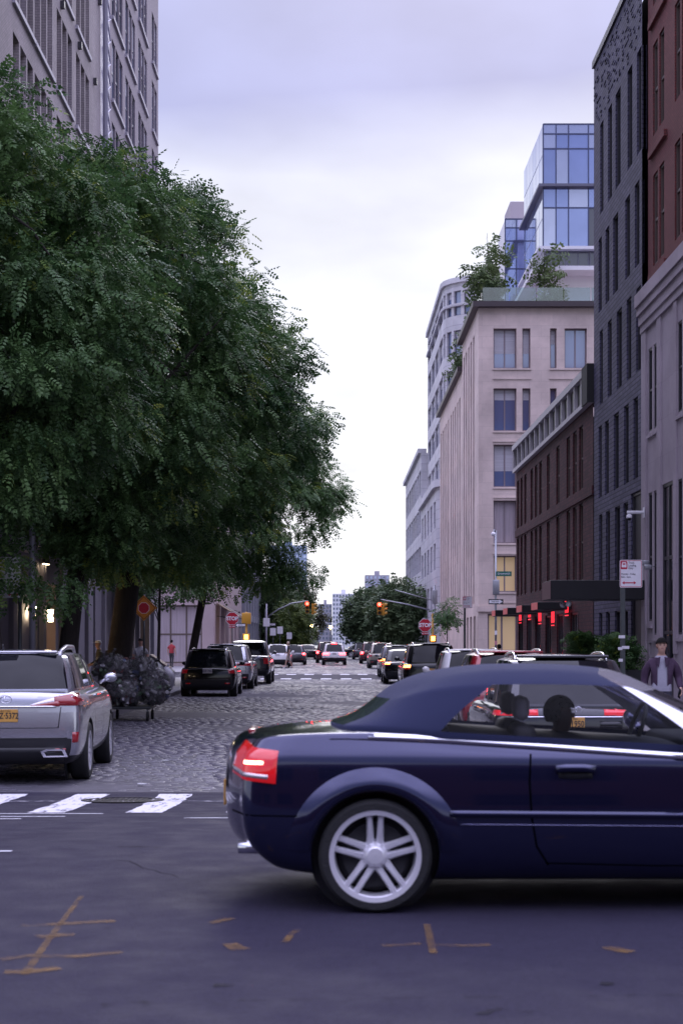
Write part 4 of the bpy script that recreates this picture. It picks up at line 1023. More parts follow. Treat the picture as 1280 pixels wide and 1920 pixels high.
def split_mats(me, names, mats, parent, angle=None):
    """one part for each material of the mesh; returns {index: [objects]} and a BVH of the whole"""
    co = np.empty(len(me.vertices)*3, np.float32); me.vertices.foreach_get('co', co); co = co.reshape(-1, 3)
    polys = [tuple(p.vertices) for p in me.polygons]; mi = [p.material_index for p in me.polygons]
    bvh = BVHTree.FromPolygons([Vector(c) for c in co], polys); out_ = {}
    for k in sorted(set(mi)):
        sel = [p for p, m in zip(polys, mi) if m == k]
        # connected pieces become parts of their own
        par = {}
        def find(a):
            while par.setdefault(a, a) != a: par[a] = par[par[a]]; a = par[a]
            return a
        for p in sel:
            r0 = find(p[0])
            for v in p[1:]: par[find(v)] = r0
        groups = {}
        for p in sel: groups.setdefault(find(p[0]), []).append(p)
        gl = list(groups.values())
        if names[k] == 'body' or names[k] == 'underbody': gl = [sum(gl, [])]
        for g in gl:
            used = sorted({v for p in g for v in p}); mp = {v: i for i, v in enumerate(used)}
            nm = bpy.data.meshes.new(names[k]); nm.from_pydata([tuple(co[v]) for v in used], [], [tuple(mp[v] for v in p) for p in g])
            nm.materials.append(mats[k]); nm.polygons.foreach_set('use_smooth', [True]*len(nm.polygons))
            if angle: nm.set_sharp_from_angle(angle=R(angle))
            nm.update()
            out_.setdefault(k, []).append(put(names[k], nm, parent))
    return out_, bvh
def ray(bvh, o, d):
    h = bvh.ray_cast(Vector(o), Vector(d).normalized())
    return h[0], h[1]
def patch(bvh, grid, d, off=.006, thick=.02):
    """a skin laid on the body: grid of start points [[...]] shot along d (or per-point directions)"""
    rows_ = []
    for row in grid:
        rr = []
        for it in row:
            o, dd = it if isinstance(it[0], (tuple, Vector)) else (it, d)
            h, n = ray(bvh, o, dd)
            if h is None: h = Vector(o)+Vector(dd).normalized()*3
            rr.append(h-Vector(dd).normalized()*off)
        rows_.append(rr)
    m, n = len(rows_), len(rows_[0]); mb = MB()
    vs = [p for r_ in rows_ for p in r_]
    dn = Vector(d).normalized() if d is not None else None
    back = []
    for a, row in enumerate(grid):
        for b, it in enumerate(row):
            dd = Vector(it[1]).normalized() if isinstance(it[0], (tuple, Vector)) else dn
            back.append(rows_[a][b]+dd*(thick+off))
    fs = [(a*n+b, a*n+b+1, (a+1)*n+b+1, (a+1)*n+b) for a in range(m-1) for b in range(n-1)]
    K = m*n
    fs += [(K+(a+1)*n+b, K+(a+1)*n+b+1, K+a*n+b+1, K+a*n+b) for a in range(m-1) for b in range(n-1)]
    ring = [b for b in range(n)]+[a*n+n-1 for a in range(1, m)]+[(m-1)*n+b for b in range(n-2, -1, -1)]+[a*n for a in range(m-2, 0, -1)]
    for a, b in zip(ring, ring[1:]+ring[:1]): fs.append((a, b, K+b, K+a))
    mb.add(vs+back, fs); return mb
def corner_grid(cx, cy, sgn, phis, zs):
    """start points round a rear corner, shot toward the upright axis (cx, cy)"""
    g = []
    for z in zs:
        row = []
        for ph in phis:
            zz = z(ph) if callable(z) else z
            dv = Vector((-math.sin(ph), sgn*math.cos(ph), 0))       # phi 0 = side, 90 = rear
            row.append((tuple(Vector((cx, cy*sgn, zz))+dv*2), tuple(-dv)))
        g.append(row)
    return g
def rear_grid(ys, zs): return [[(-2., y, z) for y in ys] for z in zs]
def side_strip(bvh, pts, wd, side, off=.004, thick=.012):
    """a thin band following the flank through (x, z) points"""
    fine = [pts[0]]
    for a, b in zip(pts[:-1], pts[1:]):
        m_ = max(1, int(math.hypot(b[0]-a[0], b[1]-a[1])/.045))
        fine += [(a[0]+(b[0]-a[0])*q/m_, a[1]+(b[1]-a[1])*q/m_) for q in range(1, m_+1)]
    pts = fine; g0, g1 = [], []
    for i, (x, z) in enumerate(pts):
        a, b = pts[max(0, i-1)], pts[min(len(pts)-1, i+1)]; dx, dz = b[0]-a[0], b[1]-a[1]; l = math.hypot(dx, dz); nx, nz_ = -dz/l*wd/2, dx/l*wd/2
        g0.append((x+nx, side*3, z+nz_)); g1.append((x-nx, side*3, z-nz_))
    return patch(bvh, [g0, g1], (0, -side, 0), off, thick)
_WH = {}
def wheel_meshes(r, wd, style):
    k = (r, wd, style)
    if k in _WH: return _WH[k]
    rim = r*.70 if style != 'five_double' else r*.80
    t = MB().lathe([(rim, -wd*.44), (rim*1.02, -wd*.5), (r*.93, -wd*.5), (r*.985, -wd*.42), (r, -wd*.28), (r, wd*.28), (r*.985, wd*.42), (r*.93, wd*.5), (rim*1.02, wd*.5), (rim, wd*.44)], 48, (0, 0, 0), 'y')
    tyre = t.mesh('tyre', RUBBER, 40)
    b = MB(); o = wd*.46
    b.lathe([(rim*.90, -o), (rim*1.01, -o-.004), (rim*1.015, -o+.012), (rim*.97, -o+.02), (rim*.90, -o+.03), (rim*.86, 0), (rim*.9, o)], 48, (0, 0, 0), 'y')
    if style == 'five_double':
        for s in range(5):
            a = 2*math.pi*s/5+R(90)
            for off in (-1, 1):
                P = []
                for tt, wq in ((.10, .055), (.45, .040), (.80, .036), (.93, .045)):
                    rad = rim*tt; la = off*(.024+.010*tt)
                    cx_, cz_ = math.cos(a)*rad-math.sin(a)*la, math.sin(a)*rad+math.cos(a)*la
                    y = -o+.020+(.030 if tt < .3 else .012 if tt < .6 else 0)
                    ex, ez = -math.sin(a)*wq*.5, math.cos(a)*wq*.5
                    P.append([(cx_-ex, y+.018, cz_-ez), (cx_-ex*.55, y, cz_-ez*.55), (cx_+ex*.55, y, cz_+ez*.55), (cx_+ex, y+.018, cz_+ez), (cx_+ex*.8, y+.06, cz_+ez*.8), (cx_-ex*.8, y+.06, cz_-ez*.8)])
                vs = [p for q in P for p in q]; fs = [(m*6+n, m*6+(n+1) % 6, (m+1)*6+(n+1) % 6, (m+1)*6+n) for m in range(3) for n in range(6)]+[(0, 1, 2, 3, 4, 5), (18, 19, 20, 21, 22, 23)]
                b.add(vs, fs)
        b.lathe([(.001, -o+.002), (.045, -o+.004), (.062, -o+.018), (.075, -o+.05), (.09, -o+.09)], 24, (0, 0, 0), 'y')
    else:
        ns = 10 if style == 'multi' else 5
        for s in range(ns):
            a = 2*math.pi*s/ns+R(90); wq = .05 if ns == 10 else .085; P = []
            for tt in (.12, .5, .92):
                rad = rim*tt; y = -o+(.035 if tt < .3 else .012); ex, ez = -math.sin(a)*wq*.5, math.cos(a)*wq*.5; cx_, cz_ = math.cos(a)*rad, math.sin(a)*rad
                P.append([(cx_-ex, y, cz_-ez), (cx_+ex, y, cz_+ez), (cx_+ex, y+.05, cz_+ez), (cx_-ex, y+.05, cz_-ez)])
            vs = [p for q in P for p in q]; b.add(vs, [(m*4+n, m*4+(n+1) % 4, (m+1)*4+(n+1) % 4, (m+1)*4+n) for m in range(2) for n in range(4)])
        b.lathe([(.001, -o+.015), (.06, -o+.02), (.08, -o+.06)], 20, (0, 0, 0), 'y')
    rimm = b.mesh('rim', ALLOY, 35)
    d = MB().lathe([(.001, -wd*.05), (rim*.72, -wd*.05), (rim*.72, wd*.1), (.001, wd*.1)], 28, (0, 0, 0), 'y').lathe([(.001, wd*.3), (rim*.84, wd*.3), (rim*.84, wd*.32), (.001, wd*.32)], 28, (0, 0, 0), 'y').mesh('wheel', M('brake iron', (.03, .03, .033), .5, .4), 35)
    _WH[k] = (d, tyre, rimm); return _WH[k]
_LN = {}
def _liner(r):
    if r not in _LN: _LN[r] = MB().lathe([(.001, -.01), (r+.06, -.01), (r+.06, .01), (.001, .01)], 28, (0, 0, 0), 'y').mesh('wheel_liner', BLACKPL)
    return _LN[r]
def add_wheels(root, xs, r, tw, wd, style, mat=None):
    for x in xs:
        for s in (-1, 1):
            d, ty, ri = wheel_meshes(r, wd, style)
            o = put('wheel', d, root, (x, s*tw, r), (0, random.uniform(0, 1) if style != 'five_double' else 0, 0) if s < 0 else (0, 0, R(180)))
            put('wheel_liner', _liner(r), root, (x, s*(tw-.16), r))
            put('tyre', ty, o); ro = put('rim', ri, o)
            if mat: ro.material_slots[0].link = 'OBJECT'; ro.material_slots[0].material = mat
def lin(a, b, n): return [a+(b-a)*i/(n-1) for i in range(n)]
def plate(root, x, z, txt, orange=True, y=0., tilt=0.):
    p = MB().cbox(-.012, 0, -.155, .155, -.078, .078, .008).build('number_plate', M('orange plate', (.56, .30, .07), .4) if orange else M('pale plate', (.5, .49, .52), .4), root)
    p.location = (x, y, z); p.rotation_euler = (0, tilt, 0)
    if txt:
        me = text_mesh(txt, .105, INK if orange else M('blue print', (.03, .04, .12), .5), .001, sx=.78, bold=.002)
        put('lettering', me, p, (-.0135, 0, -.004), (0, 0, R(-90)))
        if orange: put('lettering', text_mesh('NEW YORK', .026, INK, .001), p, (-.0135, 0, .058), (0, 0, R(-90)))
    return p
def make_car(label, cat, loc, heading, paint, L=4.6, W=1.86, H=1.65, belt=1.02, ro=.95, wb=2.7, wr=.35, clear=.22, kind='suv', name='parked_car', group='cars parked along the kerb',
             lamps=LAMPRED, lamp_z=(.80, 1.0), lamp_w=1, plate_=(None, True, .85), rails=False, rim=None, brake=False, amber=None, windows_low=0., rs=None, front_base=None, tint=DGLASS, deck=None, wstyle='five', spoil=True, clad=False):
    root = thing(name, label, cat, loc, heading, group); hw = W/2
    n = 11; fr = (0, .025, .10, .22, .36, .5, .64, .74, .86, .97, 1.0)
    xs = [L*f for f in fr]
    deck = belt if deck is None else deck
    cowl = front_base or L*.70
    top = lambda x: np.interp(x, [0, .06*L, .22*L, .36*L, cowl-.2, cowl+.25, L*.92, L], [deck-.03, deck, (deck+belt)/2, belt, belt-.015, belt-.03, belt*.80, belt*.68])
    zl = (clear, clear+.10, .55, lamp_z[0], lamp_z[1])
    X, Z, Wd = [], [], []
    rear = (.22, .05, 0., .035, .065, .13); front = (.16, .04, 0, .02, .10, .22)
    for k in range(6):
        xr, xf = rear[k], L-front[k]
        X.append([xr, xr+.09 if k else xr+.02]+xs[2:-2]+[xf-.12, xf])
        tz = [float(top(x)) for x in xs]
        if k < 5: Z.append([min(zl[k], tz[i]-.05*(5-k)) for i in range(n)])
        else: Z.append(tz)
        pr = (.84, .96, 1.0, .995, .955, .86)[k]
        Wd.append([hw*pr*q for q in (.86, .955, .985, 1, 1, 1, 1, 1, .985, .93, .82)])
    ts = (-1, -.9, -.52, 0, .52, .9, 1)
    jl = {1: (0, 1, 4, 5), 0: (0, 5)}.get(lamp_w, (0, 1, 4, 5))
    def tg(s, a, b):
        if s == 'D': return 2
        if s in 'LRBF' and b == 0: return 2
        if clad and s in 'LR' and b == 1: return 2
        if s == 'B' and b == 1: return 2
        if s == 'B' and b == 3 and a in jl: return 1
        if s in 'LR' and b == 3 and a == 0: return 1
        return 0
    mats = [paint, lamps, BLACKPL]
    me = lattice(X, Z, Wd, ts, (.10, .16), .03, tg, 2, mats, [((ro, wr), wr+.055), ((ro+wb, wr), wr+.055)])
    parts, bvh = split_mats(me, ['body', 'tail_lamp', 'underbody'], mats, root, 50)
    # cabin
    if kind == 'suv': rb, rt, ft, fb = .12, .50 if rs is None else rs, L*.52, cowl
    elif kind == 'van': rb, rt, ft, fb = .10, .42 if rs is None else rs, L*.60, cowl+.1
    elif kind == 'sedan': rb, rt, ft, fb = .62 if rs is None else rs, 1.35, L*.53, cowl
    elif kind == 'pickup': rb, rt, ft, fb = 1.75, 1.95, L*.56, cowl
    zb = belt-.015; cz = (zb-.10, zb, zb+(H-zb)*.5, zb+(H-zb)*.86, H)
    q = (-.12, 0, .46, .82, 1.0); cf = (0, .075, .28, .315, .57, .605, .91, 1.0)
    X, Z, Wd = [], [], []
    for k in range(5):
        a, b = rb+(rt-rb)*(q[k]**1.25 if q[k] > 0 else q[k]*.3), fb+(ft-fb)*q[k]
        if k == 4: a += .16; b -= .16
        X.append([a+(b-a)*f for f in cf]); Z.append([cz[k]-(.05 if k == 4 and i in (0, 7) else .02 if k == 4 and i in (1, 6) else 0) for i in range(8)])
        wq = (.90, .885, .82, .735, .60)[k]*hw
        Wd.append([wq*f for f in (.90, .97, 1, 1, 1, 1, .97, .88)])
    ts2 = (-1, -.88, -.45, 0, .45, .88, 1)
    def tg2(s, a, b):
        if s in 'LR' and b in (1, 2) and a in (1, 3, 5): return 1
        if s in 'BF' and b in (1, 2) and (1 <= a <= 4 or (s == 'B' and lamps is SILV)): return 1
        if s in 'LR' and b in (1, 2) and a in (2, 4): return 2
        return 0
    cr_ = lambda a, b: .55 if (a[2] == b[2] and a[2] in (1, 3)) else 0.
    me = lattice(X, Z, Wd, ts2, (.09, .22), .035, tg2, 2, [paint, tint, BLACKPL], None, cr_)
    split_mats(me, ['cabin', 'window', 'door_pillar'], [paint, tint, BLACKPL], root, 50)
    add_wheels(root, (ro, ro+wb), wr, hw-.125, .235, wstyle, rim)
    for s in (-1, 1):
        m = MB().ball((fb-.32, s*(hw+.055), belt+.07), (.06, .095, .07), 12, 8).tube([(fb-.25, s*(hw-.1), belt), (fb-.3, s*(hw+.01), belt+.05)], .025, 6)
        m.build('wing_mirror', BLACKPL if clad else paint, root, True)
    cb = BVHTree.FromPolygons([v.co.copy() for v in me.vertices], [tuple(p.vertices) for p in me.polygons])
    if rails:
        for s in (-1, 1):
            y = s*hw*.60; xs_ = lin(rt+.16, ft-.05, 7); pp = []
            for i, x in enumerate(xs_):
                h, _ = ray(cb, (x, y, 3), (0, 0, -1)); pp.append((x, y, (h.z if h else H-.1)+(.0 if i in (0, 6) else .045)))
            MB().tube(pp, [.016, .02, .02, .02, .02, .02, .016], 8).build('roof_rail', CHROME, root, True)
    if spoil and kind in ('suv', 'van'):
        w_ = hw*.60
        MB().cbox(rt-.08, rt+.22, -w_, w_, H-.055, H-.015, .016).build('spoiler', paint, root, True)
    # seams, plate and bumper trim
    t, orange, pz = plate_
    h, nn = ray(bvh, (-1, 0, pz), (1, 0, 0))
    plate(root, h.x-.004, pz, t, orange)
    g = patch(bvh, rear_grid(lin(-hw*.80, hw*.80, 11), [clear+.33, clear+.345]), (1, 0, 0), .003, .01); g.build('bumper_seam', BLACKPL, root, True)
    if kind in ('suv', 'van'):
        for s in (-1, 1):
            if lamps is not SILV: patch(bvh, [[(-2., s*hw*.745, z) for z in lin(.62, lamp_z[0]-.01, 5)], [(-2., s*hw*.757, z) for z in lin(.62, lamp_z[0]-.01, 5)]], (1, 0, 0), .002, .01).build('tailgate_seam', BLACKPL, root, True)
            patch(bvh, rear_grid(lin(s*hw*.60, s*hw*.78, 4), [.42, .46]), (1, 0, 0), .004, .012).build('reflector', LAMPRED, root, True)
    for s in (-1, 1):
        for x in (L*.34, L*.545): side_strip(bvh, [(x, z) for z in lin(.36, belt-.05, 8)], .008, s, .001, .01).build('door_seam', BLACKPL, root, True)
        for x in (L*.37, L*.575): side_strip(bvh, [(x, belt-.14), (x+.10, belt-.138), (x+.19, belt-.14)], .028, s, .02, .04).build('door_handle', paint, root, True)
    for s in (-1, 1):
        patch(bvh, [[(L+1, s*hw*f, z) for f in (.45, .6, .75)] for z in (.62, .74)], (-1, 0, 0), .004, .012).build('headlamp', LAMPCLR, root, True)
    if brake:
        MB().box(rt-.082, rt-.07, -.2, .2, H-.052, H-.02).build('brake_lamp', LAMPLIT, root)
    if amber:
        patch(bvh, corner_grid(.45, hw-.45, amber, [R(a) for a in lin(20, 62, 6)], lin(lamp_z[0]+.03, lamp_z[0]+.12, 3)), None, .008, .02).build('turn_lamp', LAMPAMB, root, True)
    root['_x'] = 0; del root['_x']
    return root, bvh
SILV = M('silver paint', (.47, .47, .53), .22, .8, coat=.8); BLKP = M('black paint', (.005, .005, .007), .2, .1, .35, coat=.45); WHTP = M('white paint', (.74, .73, .76), .3, coat=.8)
REDC = M('red paint', (.26, .012, .022), .22, .2, coat=1); GREY = M('grey paint', (.10, .10, .115), .25, .6, coat=.9); GOLD = M('champagne paint', (.30, .27, .22), .25, .6, coat=.8)
MAR = M('maroon paint', (.09, .012, .016), .22, .2, coat=1); NAVY = M('dark slate paint', (.018, .020, .030), .22, .4, coat=1); SLV2 = M('silver blue paint', (.40, .41, .47), .25, .75, coat=.8)
UP = R(90)
# --- the silver SUV at the left kerb
lx, ly = -4.07, 20.35
car, bvh = make_car('silver SUV with orange plate at the left kerb nearest the crosswalk', 'SUV', (lx, ly, 0), UP+R(2.2), SILV, 4.89, 1.895, 1.69, 1.21, 1.06, 2.79, .372, .25, lamps=SILV, lamp_z=(.94, 1.13), plate_=('T7Z·5372', True, .87), rails=False, rs=.62, wstyle='multi', spoil=True)
hw = .9475
for s in (-1, 1):
    lo = lambda ph: .985+.01*math.sin(ph); hi = lambda ph: 1.145-.075*max(0, (ph-R(30))/R(60))
    patch(bvh, corner_grid(.50, .42, s, [R(a) for a in lin(2, 66, 12)], [lo, lambda ph: (lo(ph)+hi(ph))/2, hi]), None, .012, .03).build('tail_lamp', LAMPRED, car, True)
    ys = lin(.66, .30, 9)
    patch(bvh, [[(-2., s*y, .985+.0*y) for y in ys], [(-2., s*y, 1.005+max(0, (y-.30))*.33) for y in ys]], (1, 0, 0), .012, .03).build('tail_lamp_lens', LAMPCLR, car, True)
    patch(bvh, [[(-2., s*y, .985) for y in ys], [(-2., s*y, .992+max(.004, (y-.30))*.17) for y in ys]], (1, 0, 0), .015, .03).build('tail_lamp_edge', LAMPRED, car, True)
    patch(bvh, corner_grid(.50, .42, s, [R(a) for a in lin(33, 44, 4)], lin(.53, .66, 4)), None, .008, .02).build('bumper_reflector', LAMPRED, car, True)
    e = MB(); P = [(-.17, -.045), (-.13, .05), (.10, .05), (.17, .02), (.13, -.05)]
    Q = [(a*.74, b*.62) for a, b in P]; nP = len(P)
    vs = [(-.0, a, b) for a, b in P]+[(-.0, a, b) for a, b in Q]+[(.14, a, b) for a, b in Q]+[(.14, a, b) for a, b in P]
    fs = []
    for a in range(nP):
        b = (a+1) % nP; fs += [(a, b, nP+b, nP+a), (nP+a, nP+b, 2*nP+b, 2*nP+a), (a, 3*nP+a, 3*nP+b, b)]
    fs.append(tuple(2*nP+a for a in range(nP)))
    e.add(vs, fs, 0); me = e.mesh('exhaust_tip', CHROME); o = put('exhaust_tip', me, car, (.045, s*.60, .40)); o.scale = (1, -s, 1)
    put('exhaust_pipe', MB().prism([(a*.95, b*.95) for a, b in Q], .06, .062, 'x').mesh('exhaust_pipe', BLACKPL), car, (.045, s*.60, .40)).scale = (1, -s, 1)
    m = MB().tube([(.85, s*.56, 1.60), (1.0, s*.57, 1.67), (1.4, s*.58, 1.72), (2.1, s*.58, 1.715), (2.5, s*.56, 1.64)], [.02, .03, .032, .03, .02], 8); m.build('roof_rail', M('satin rail', (.42, .42, .46), .3, .8), car, True)
patch(bvh, rear_grid(lin(-.62, .62, 13), [.972, .990]), (1, 0, 0), .022, .03).build('chrome_strip', CHROME, car, True)
patch(bvh, rear_grid(lin(-.64, .64, 13), [.712, .722]), (1, 0, 0), .002, .01).build('tailgate_seam', BLACKPL, car, True)
for s in (-1, 1): patch(bvh, [[(-2., s*(.64+.03*t), .712+.26*t) for t in lin(0, 1, 6)], [(-2., s*(.652+.03*t), .715+.26*t) for t in lin(0, 1, 6)]], (1, 0, 0), .002, .01).build('tailgate_seam', BLACKPL, car, True)
patch(bvh, rear_grid(lin(-.70, .70, 13), lin(.27, .47, 4)), (1, 0, 0), .006, .02).build('diffuser', BLACKPL, car, True)
h, _ = ray(bvh, (-1, 0, 1.075), (1, 0, 0))
em = put('emblem', MB().tube([(0, .07*math.cos(t), .05*math.sin(t)) for t in lin(0, 6.2832, 25)], .006, 6, cap=False).tube([(0, .012, .036), (0, .018, -.02), (0, -.045, -.022)], .007, 6).mesh('emblem', CHROME, True), car, (h.x-.008, 0, 1.075))
MB().tube([(.30, 0, 1.20), (.33, .12, 1.28), (.36, .34, 1.31)], [.012, .009, .006], 6).build('wiper', BLACKPL, car, True)
MB().tube([(.62, .12, 1.69), (.60, .12, 1.76)], [.014, .008], 6).build('antenna', BLACKPL, car, True)
for s in (-1, 1):
    side_strip(bvh, [(.45, .62), (1.0, .80), (1.35, .86)], .006, s, .001, .01).build('bumper_seam', BLACKPL, car, True)
# --- the black SUV at the right kerb seen through the convertible
car, bvh = make_car('black SUV with ring emblem at the right kerb nearest the crosswalk', 'SUV', (2.87, 19.75, 0), UP, M('anthracite paint', (.022, .022, .027), .2, .5, coat=1), 4.68, 1.90, 1.64, 1.04, .96, 2.82, .37, .24, lamps=MATS['anthracite paint'], lamp_z=(.86, 1.0), plate_=('JKS·1950', True, .80), rails=True, rs=.85)
for s in (-1, 1):
    patch(bvh, corner_grid(.5, .42, s, [R(a) for a in lin(4, 72, 12)], [lambda ph: .895, lambda ph: .955, lambda ph: 1.02-.02*ph]), None, .01, .03).build('tail_lamp', M('glowing red lamp', (.4, .008, .015), .15, coat=1, emit=(1, .03, .05), est=.25), car, True)
patch(bvh, rear_grid(lin(-.72, .72, 13), [.872, .888]), (1, 0, 0), .016, .03).build('chrome_strip', CHROME, car, True)
for s in (-1, 1): patch(bvh, rear_grid(lin(s*.40, s*.74, 7), [.90, .955, 1.0]), (1, 0, 0), .012, .03).build('tail_lamp_inner', MATS['glowing red lamp'], car, True)
h, _ = ray(bvh, (-1, 0, .965), (1, 0, 0))
mb = MB()
for k in range(4): mb.tube([(0, (k-1.5)*.058+.037*math.cos(t), .037*math.sin(t)) for t in lin(0, 6.2832, 21)], .0055, 6, cap=False)
put('emblem', mb.mesh('emblem', CHROME, True), car, (h.x-.008, 0, .965))
put('lettering', text_mesh('Q5', .06, CHROME, .004, bold=.002), car, (h.x-.004, .60, .80), (0, 0, R(-90)))
patch(bvh, rear_grid(lin(-.34, -.62, 5), lin(.74, .83, 3)), (1, 0, 0), .002, .006).build('tailgate_panel', M('gloss black panel', (.004, .004, .005), .08), car, True)
# --- the rest of the traffic
make_car('black compact SUV with pale plate, second parked at the left kerb', 'car', (-4.02, 52.4, 0), UP, BLKP, 4.3, 1.82, 1.56, .98, .85, 2.67, .34, .22, lamp_z=(.78, 1.0), lamp_w=0, plate_=('EKR·7831', False, .84), rails=True, rs=.42)
make_car('silver minivan behind the black compact SUV at the left kerb', 'minivan', (-4.0, 60.8, 0), UP, SLV2, 5.15, 2.0, 1.70, 1.08, 1.15, 3.0, .35, .22, 'van', lamp_z=(.93, 1.10), plate_=(None, False, .80), rs=.45)
make_car('dark pickup truck at the left kerb behind the minivan', 'pickup', (-3.6, 67.6, 0), UP, NAVY, 5.6, 2.0, 1.84, 1.22, 1.25, 3.5, .40, .35, 'pickup', lamp_z=(.85, 1.18), lamp_w=0, plate_=(None, False, .62), spoil=False)
make_car('white hatchback beside the crossing pedestrian', 'car', (-3.75, 110, 0), UP, WHTP, 4.4, 1.84, 1.58, 1.0, .85, 2.65, .34, .2, lamp_z=(.85, 1.0), lamp_w=0, plate_=(None, False, .85))
make_car('dark car with lit tail lamp right of the white hatchback', 'car', (-2.95, 121, 0), UP, GREY, 4.5, 1.84, 1.52, .98, .9, 2.7, .34, .2, lamps=LAMPLIT, lamp_w=0, plate_=(None, False, .85))
make_car('black sedan far down the left lane', 'car', (-2.55, 157, 0), UP, BLKP, 4.7, 1.85, 1.46, .96, 1.0, 2.75, .33, .2, 'sedan', lamp_w=0, plate_=(None, False, .80))
make_car('white crossover with glowing brake lamps driving away mid street', 'car', (.05, 121, 0), UP, WHTP, 4.5, 1.84, 1.64, 1.02, .9, 2.7, .35, .24, lamps=LAMPLIT, plate_=(None, False, .85), name='driving_car', group='cars driving away', brake=True, amber=None, rs=.5, clad=True)
make_car('maroon SUV half hidden behind the white crossover', 'car', (-.5, 132, 0), UP, MAR, 4.7, 1.9, 1.74, 1.08, .9, 2.8, .36, .24, lamps=LAMPLIT, lamp_w=0, plate_=(None, False, .85), name='driving_car', group='cars driving away', rails=True)
make_car('black sedan crossing sideways at the far end of the street', 'car', (.9, 178, 0), 0, BLKP, 4.7, 1.85, 1.48, .97, 1.0, 2.75, .34, .2, 'sedan', lamp_w=0, plate_=(None, False, .80), name='driving_car', group='cars driving away')
make_car('dark car farthest along the right kerb', 'car', (2.75, 158, 0), UP, GREY, 4.6, 1.85, 1.62, 1.0, .9, 2.7, .34, .2, lamp_w=0, plate_=(None, False, .85))
make_car('maroon SUV behind the champagne one at the right kerb', 'car', (3.0, 128, 0), UP, MAR, 4.7, 1.9, 1.72, 1.05, .9, 2.75, .36, .22, lamps=LAMPLIT, lamp_w=0, plate_=(None, False, .85), rails=True)
make_car('champagne SUV at the right kerb beyond the grey sedan', 'car', (3.15, 106, 0), UP, GOLD, 4.6, 1.86, 1.68, 1.02, .9, 2.7, .35, .22, lamp_w=0, plate_=(None, True, .85), rails=True, rs=.45)
make_car('dark grey hatchback at the right kerb beyond the black sedan', 'car', (3.15, 80, 0), UP, GREY, 4.5, 1.86, 1.60, 1.0, .9, 2.7, .34, .2, lamp_w=0, plate_=(None, False, .85), amber=1, rails=True)
make_car('black sedan with lit lamp at the right kerb beyond the big SUV', 'car', (3.0, 68, 0), UP, BLKP, 4.8, 1.86, 1.46, .96, 1.05, 2.8, .34, .2, 'sedan', lamp_w=0, plate_=(None, False, .80), amber=1)
make_car('large black SUV with amber lamp at the right kerb', 'SUV', (3.27, 54.5, 0), UP, BLKP, 4.9, 1.98, 1.74, 1.10, .95, 2.9, .38, .25, lamp_z=(.88, 1.04), lamp_w=0, plate_=(None, True, .80), rails=True, amber=1, rs=.4)
make_car('white SUV at the right kerb behind the red one', 'SUV', (3.28, 38, 0), UP, WHTP, 4.6, 1.86, 1.62, 1.02, .9, 2.7, .35, .22, lamp_w=0, plate_=(None, True, .85), rails=True, rs=.5)
make_car('red SUV at the right kerb behind the black one', 'SUV', (3.14, 28.6, 0), UP, REDC, 4.6, 1.88, 1.64, 1.0, .9, 2.7, .35, .22, lamp_w=1, plate_=(None, True, .72), rails=True, rs=.5)

# ------------------------------------------------------------------ the blue convertible crossing in front
PAINT = M('dark blue paint', (.017, .019, .066), .15, .75, .5, coat=1); CLOTH = M('blue canvas', (.0085, .013, .052), .9, nz=(160, .12), bump=(260, .25)); INTER = M('black interior', (.010, .010, .013), .7)
SILVP = M('satin silver trim', (.62, .62, .68), .22, .85)
cv = thing('convertible', 'dark blue convertible with its soft top up crossing the foreground', 'convertible', (-.684, 10.135, .26))
hw = .885; L = 4.57
xs = [0, .10, .42, .92, 1.35, 1.9, 2.5, 3.0, 3.57, 4.3, 4.57]
top = lambda x: float(np.interp(x, [0, .12, .7, 1.3, 1.92, 2.72, 3.0, 4.2, 4.57], [.985, 1.005, 1.05, 1.025, .985, .93, .92, .80, .66]))
rear = (.16, .05, .01, .0, .03, .09); front = (.2, .06, 0, .03, .14, .3); zl = (.17, .27, .48, .70, .885)
X, Z, Wd = [], [], []
for k in range(6):
    X.append([rear[k], rear[k]+.10]+xs[2:-2]+[L-front[k]-.14, L-front[k]])
    t_ = [top(x) for x in xs]
    Z.append([min(zl[k], t_[i]-.045*(5-k)) for i in range(11)] if k < 5 else t_)
    if k == 0: Z[0][0] = .30; Z[0][1] = .25; Z[0][2] = .215
    if k == 1: Z[1][0] = .36; Z[1][1] = .33
    Wd.append([hw*(.86, .955, 1.0, .985, .955, .885)[k]*q for q in (.80, .93, .985, 1, 1, 1, 1, 1, .985, .92, .78)])
ts = (-1, -.9, -.52, 0, .52, .9, 1)
def tg(s, a, b):
    if s == 'D': return 2
    if s == 'T' and 3 <= a <= 6 and 1 <= b <= 4: return 1
    return 0
me = lattice(X, Z, Wd, ts, (.15, .26), .02, tg, 3, [PAINT, INTER, BLACKPL], [((.92, .323), .365), ((3.57, .323), .365)], lambda a, b: .35 if a[2] == b[2] == 4 else (.5 if a[2] == b[2] == 5 and abs(a[1]-3) == 3 == abs(b[1]-3) else 0))
parts, bvh = split_mats(me, ['body', 'interior_deck', 'underbody'], [PAINT, INTER, BLACKPL], cv, 60)
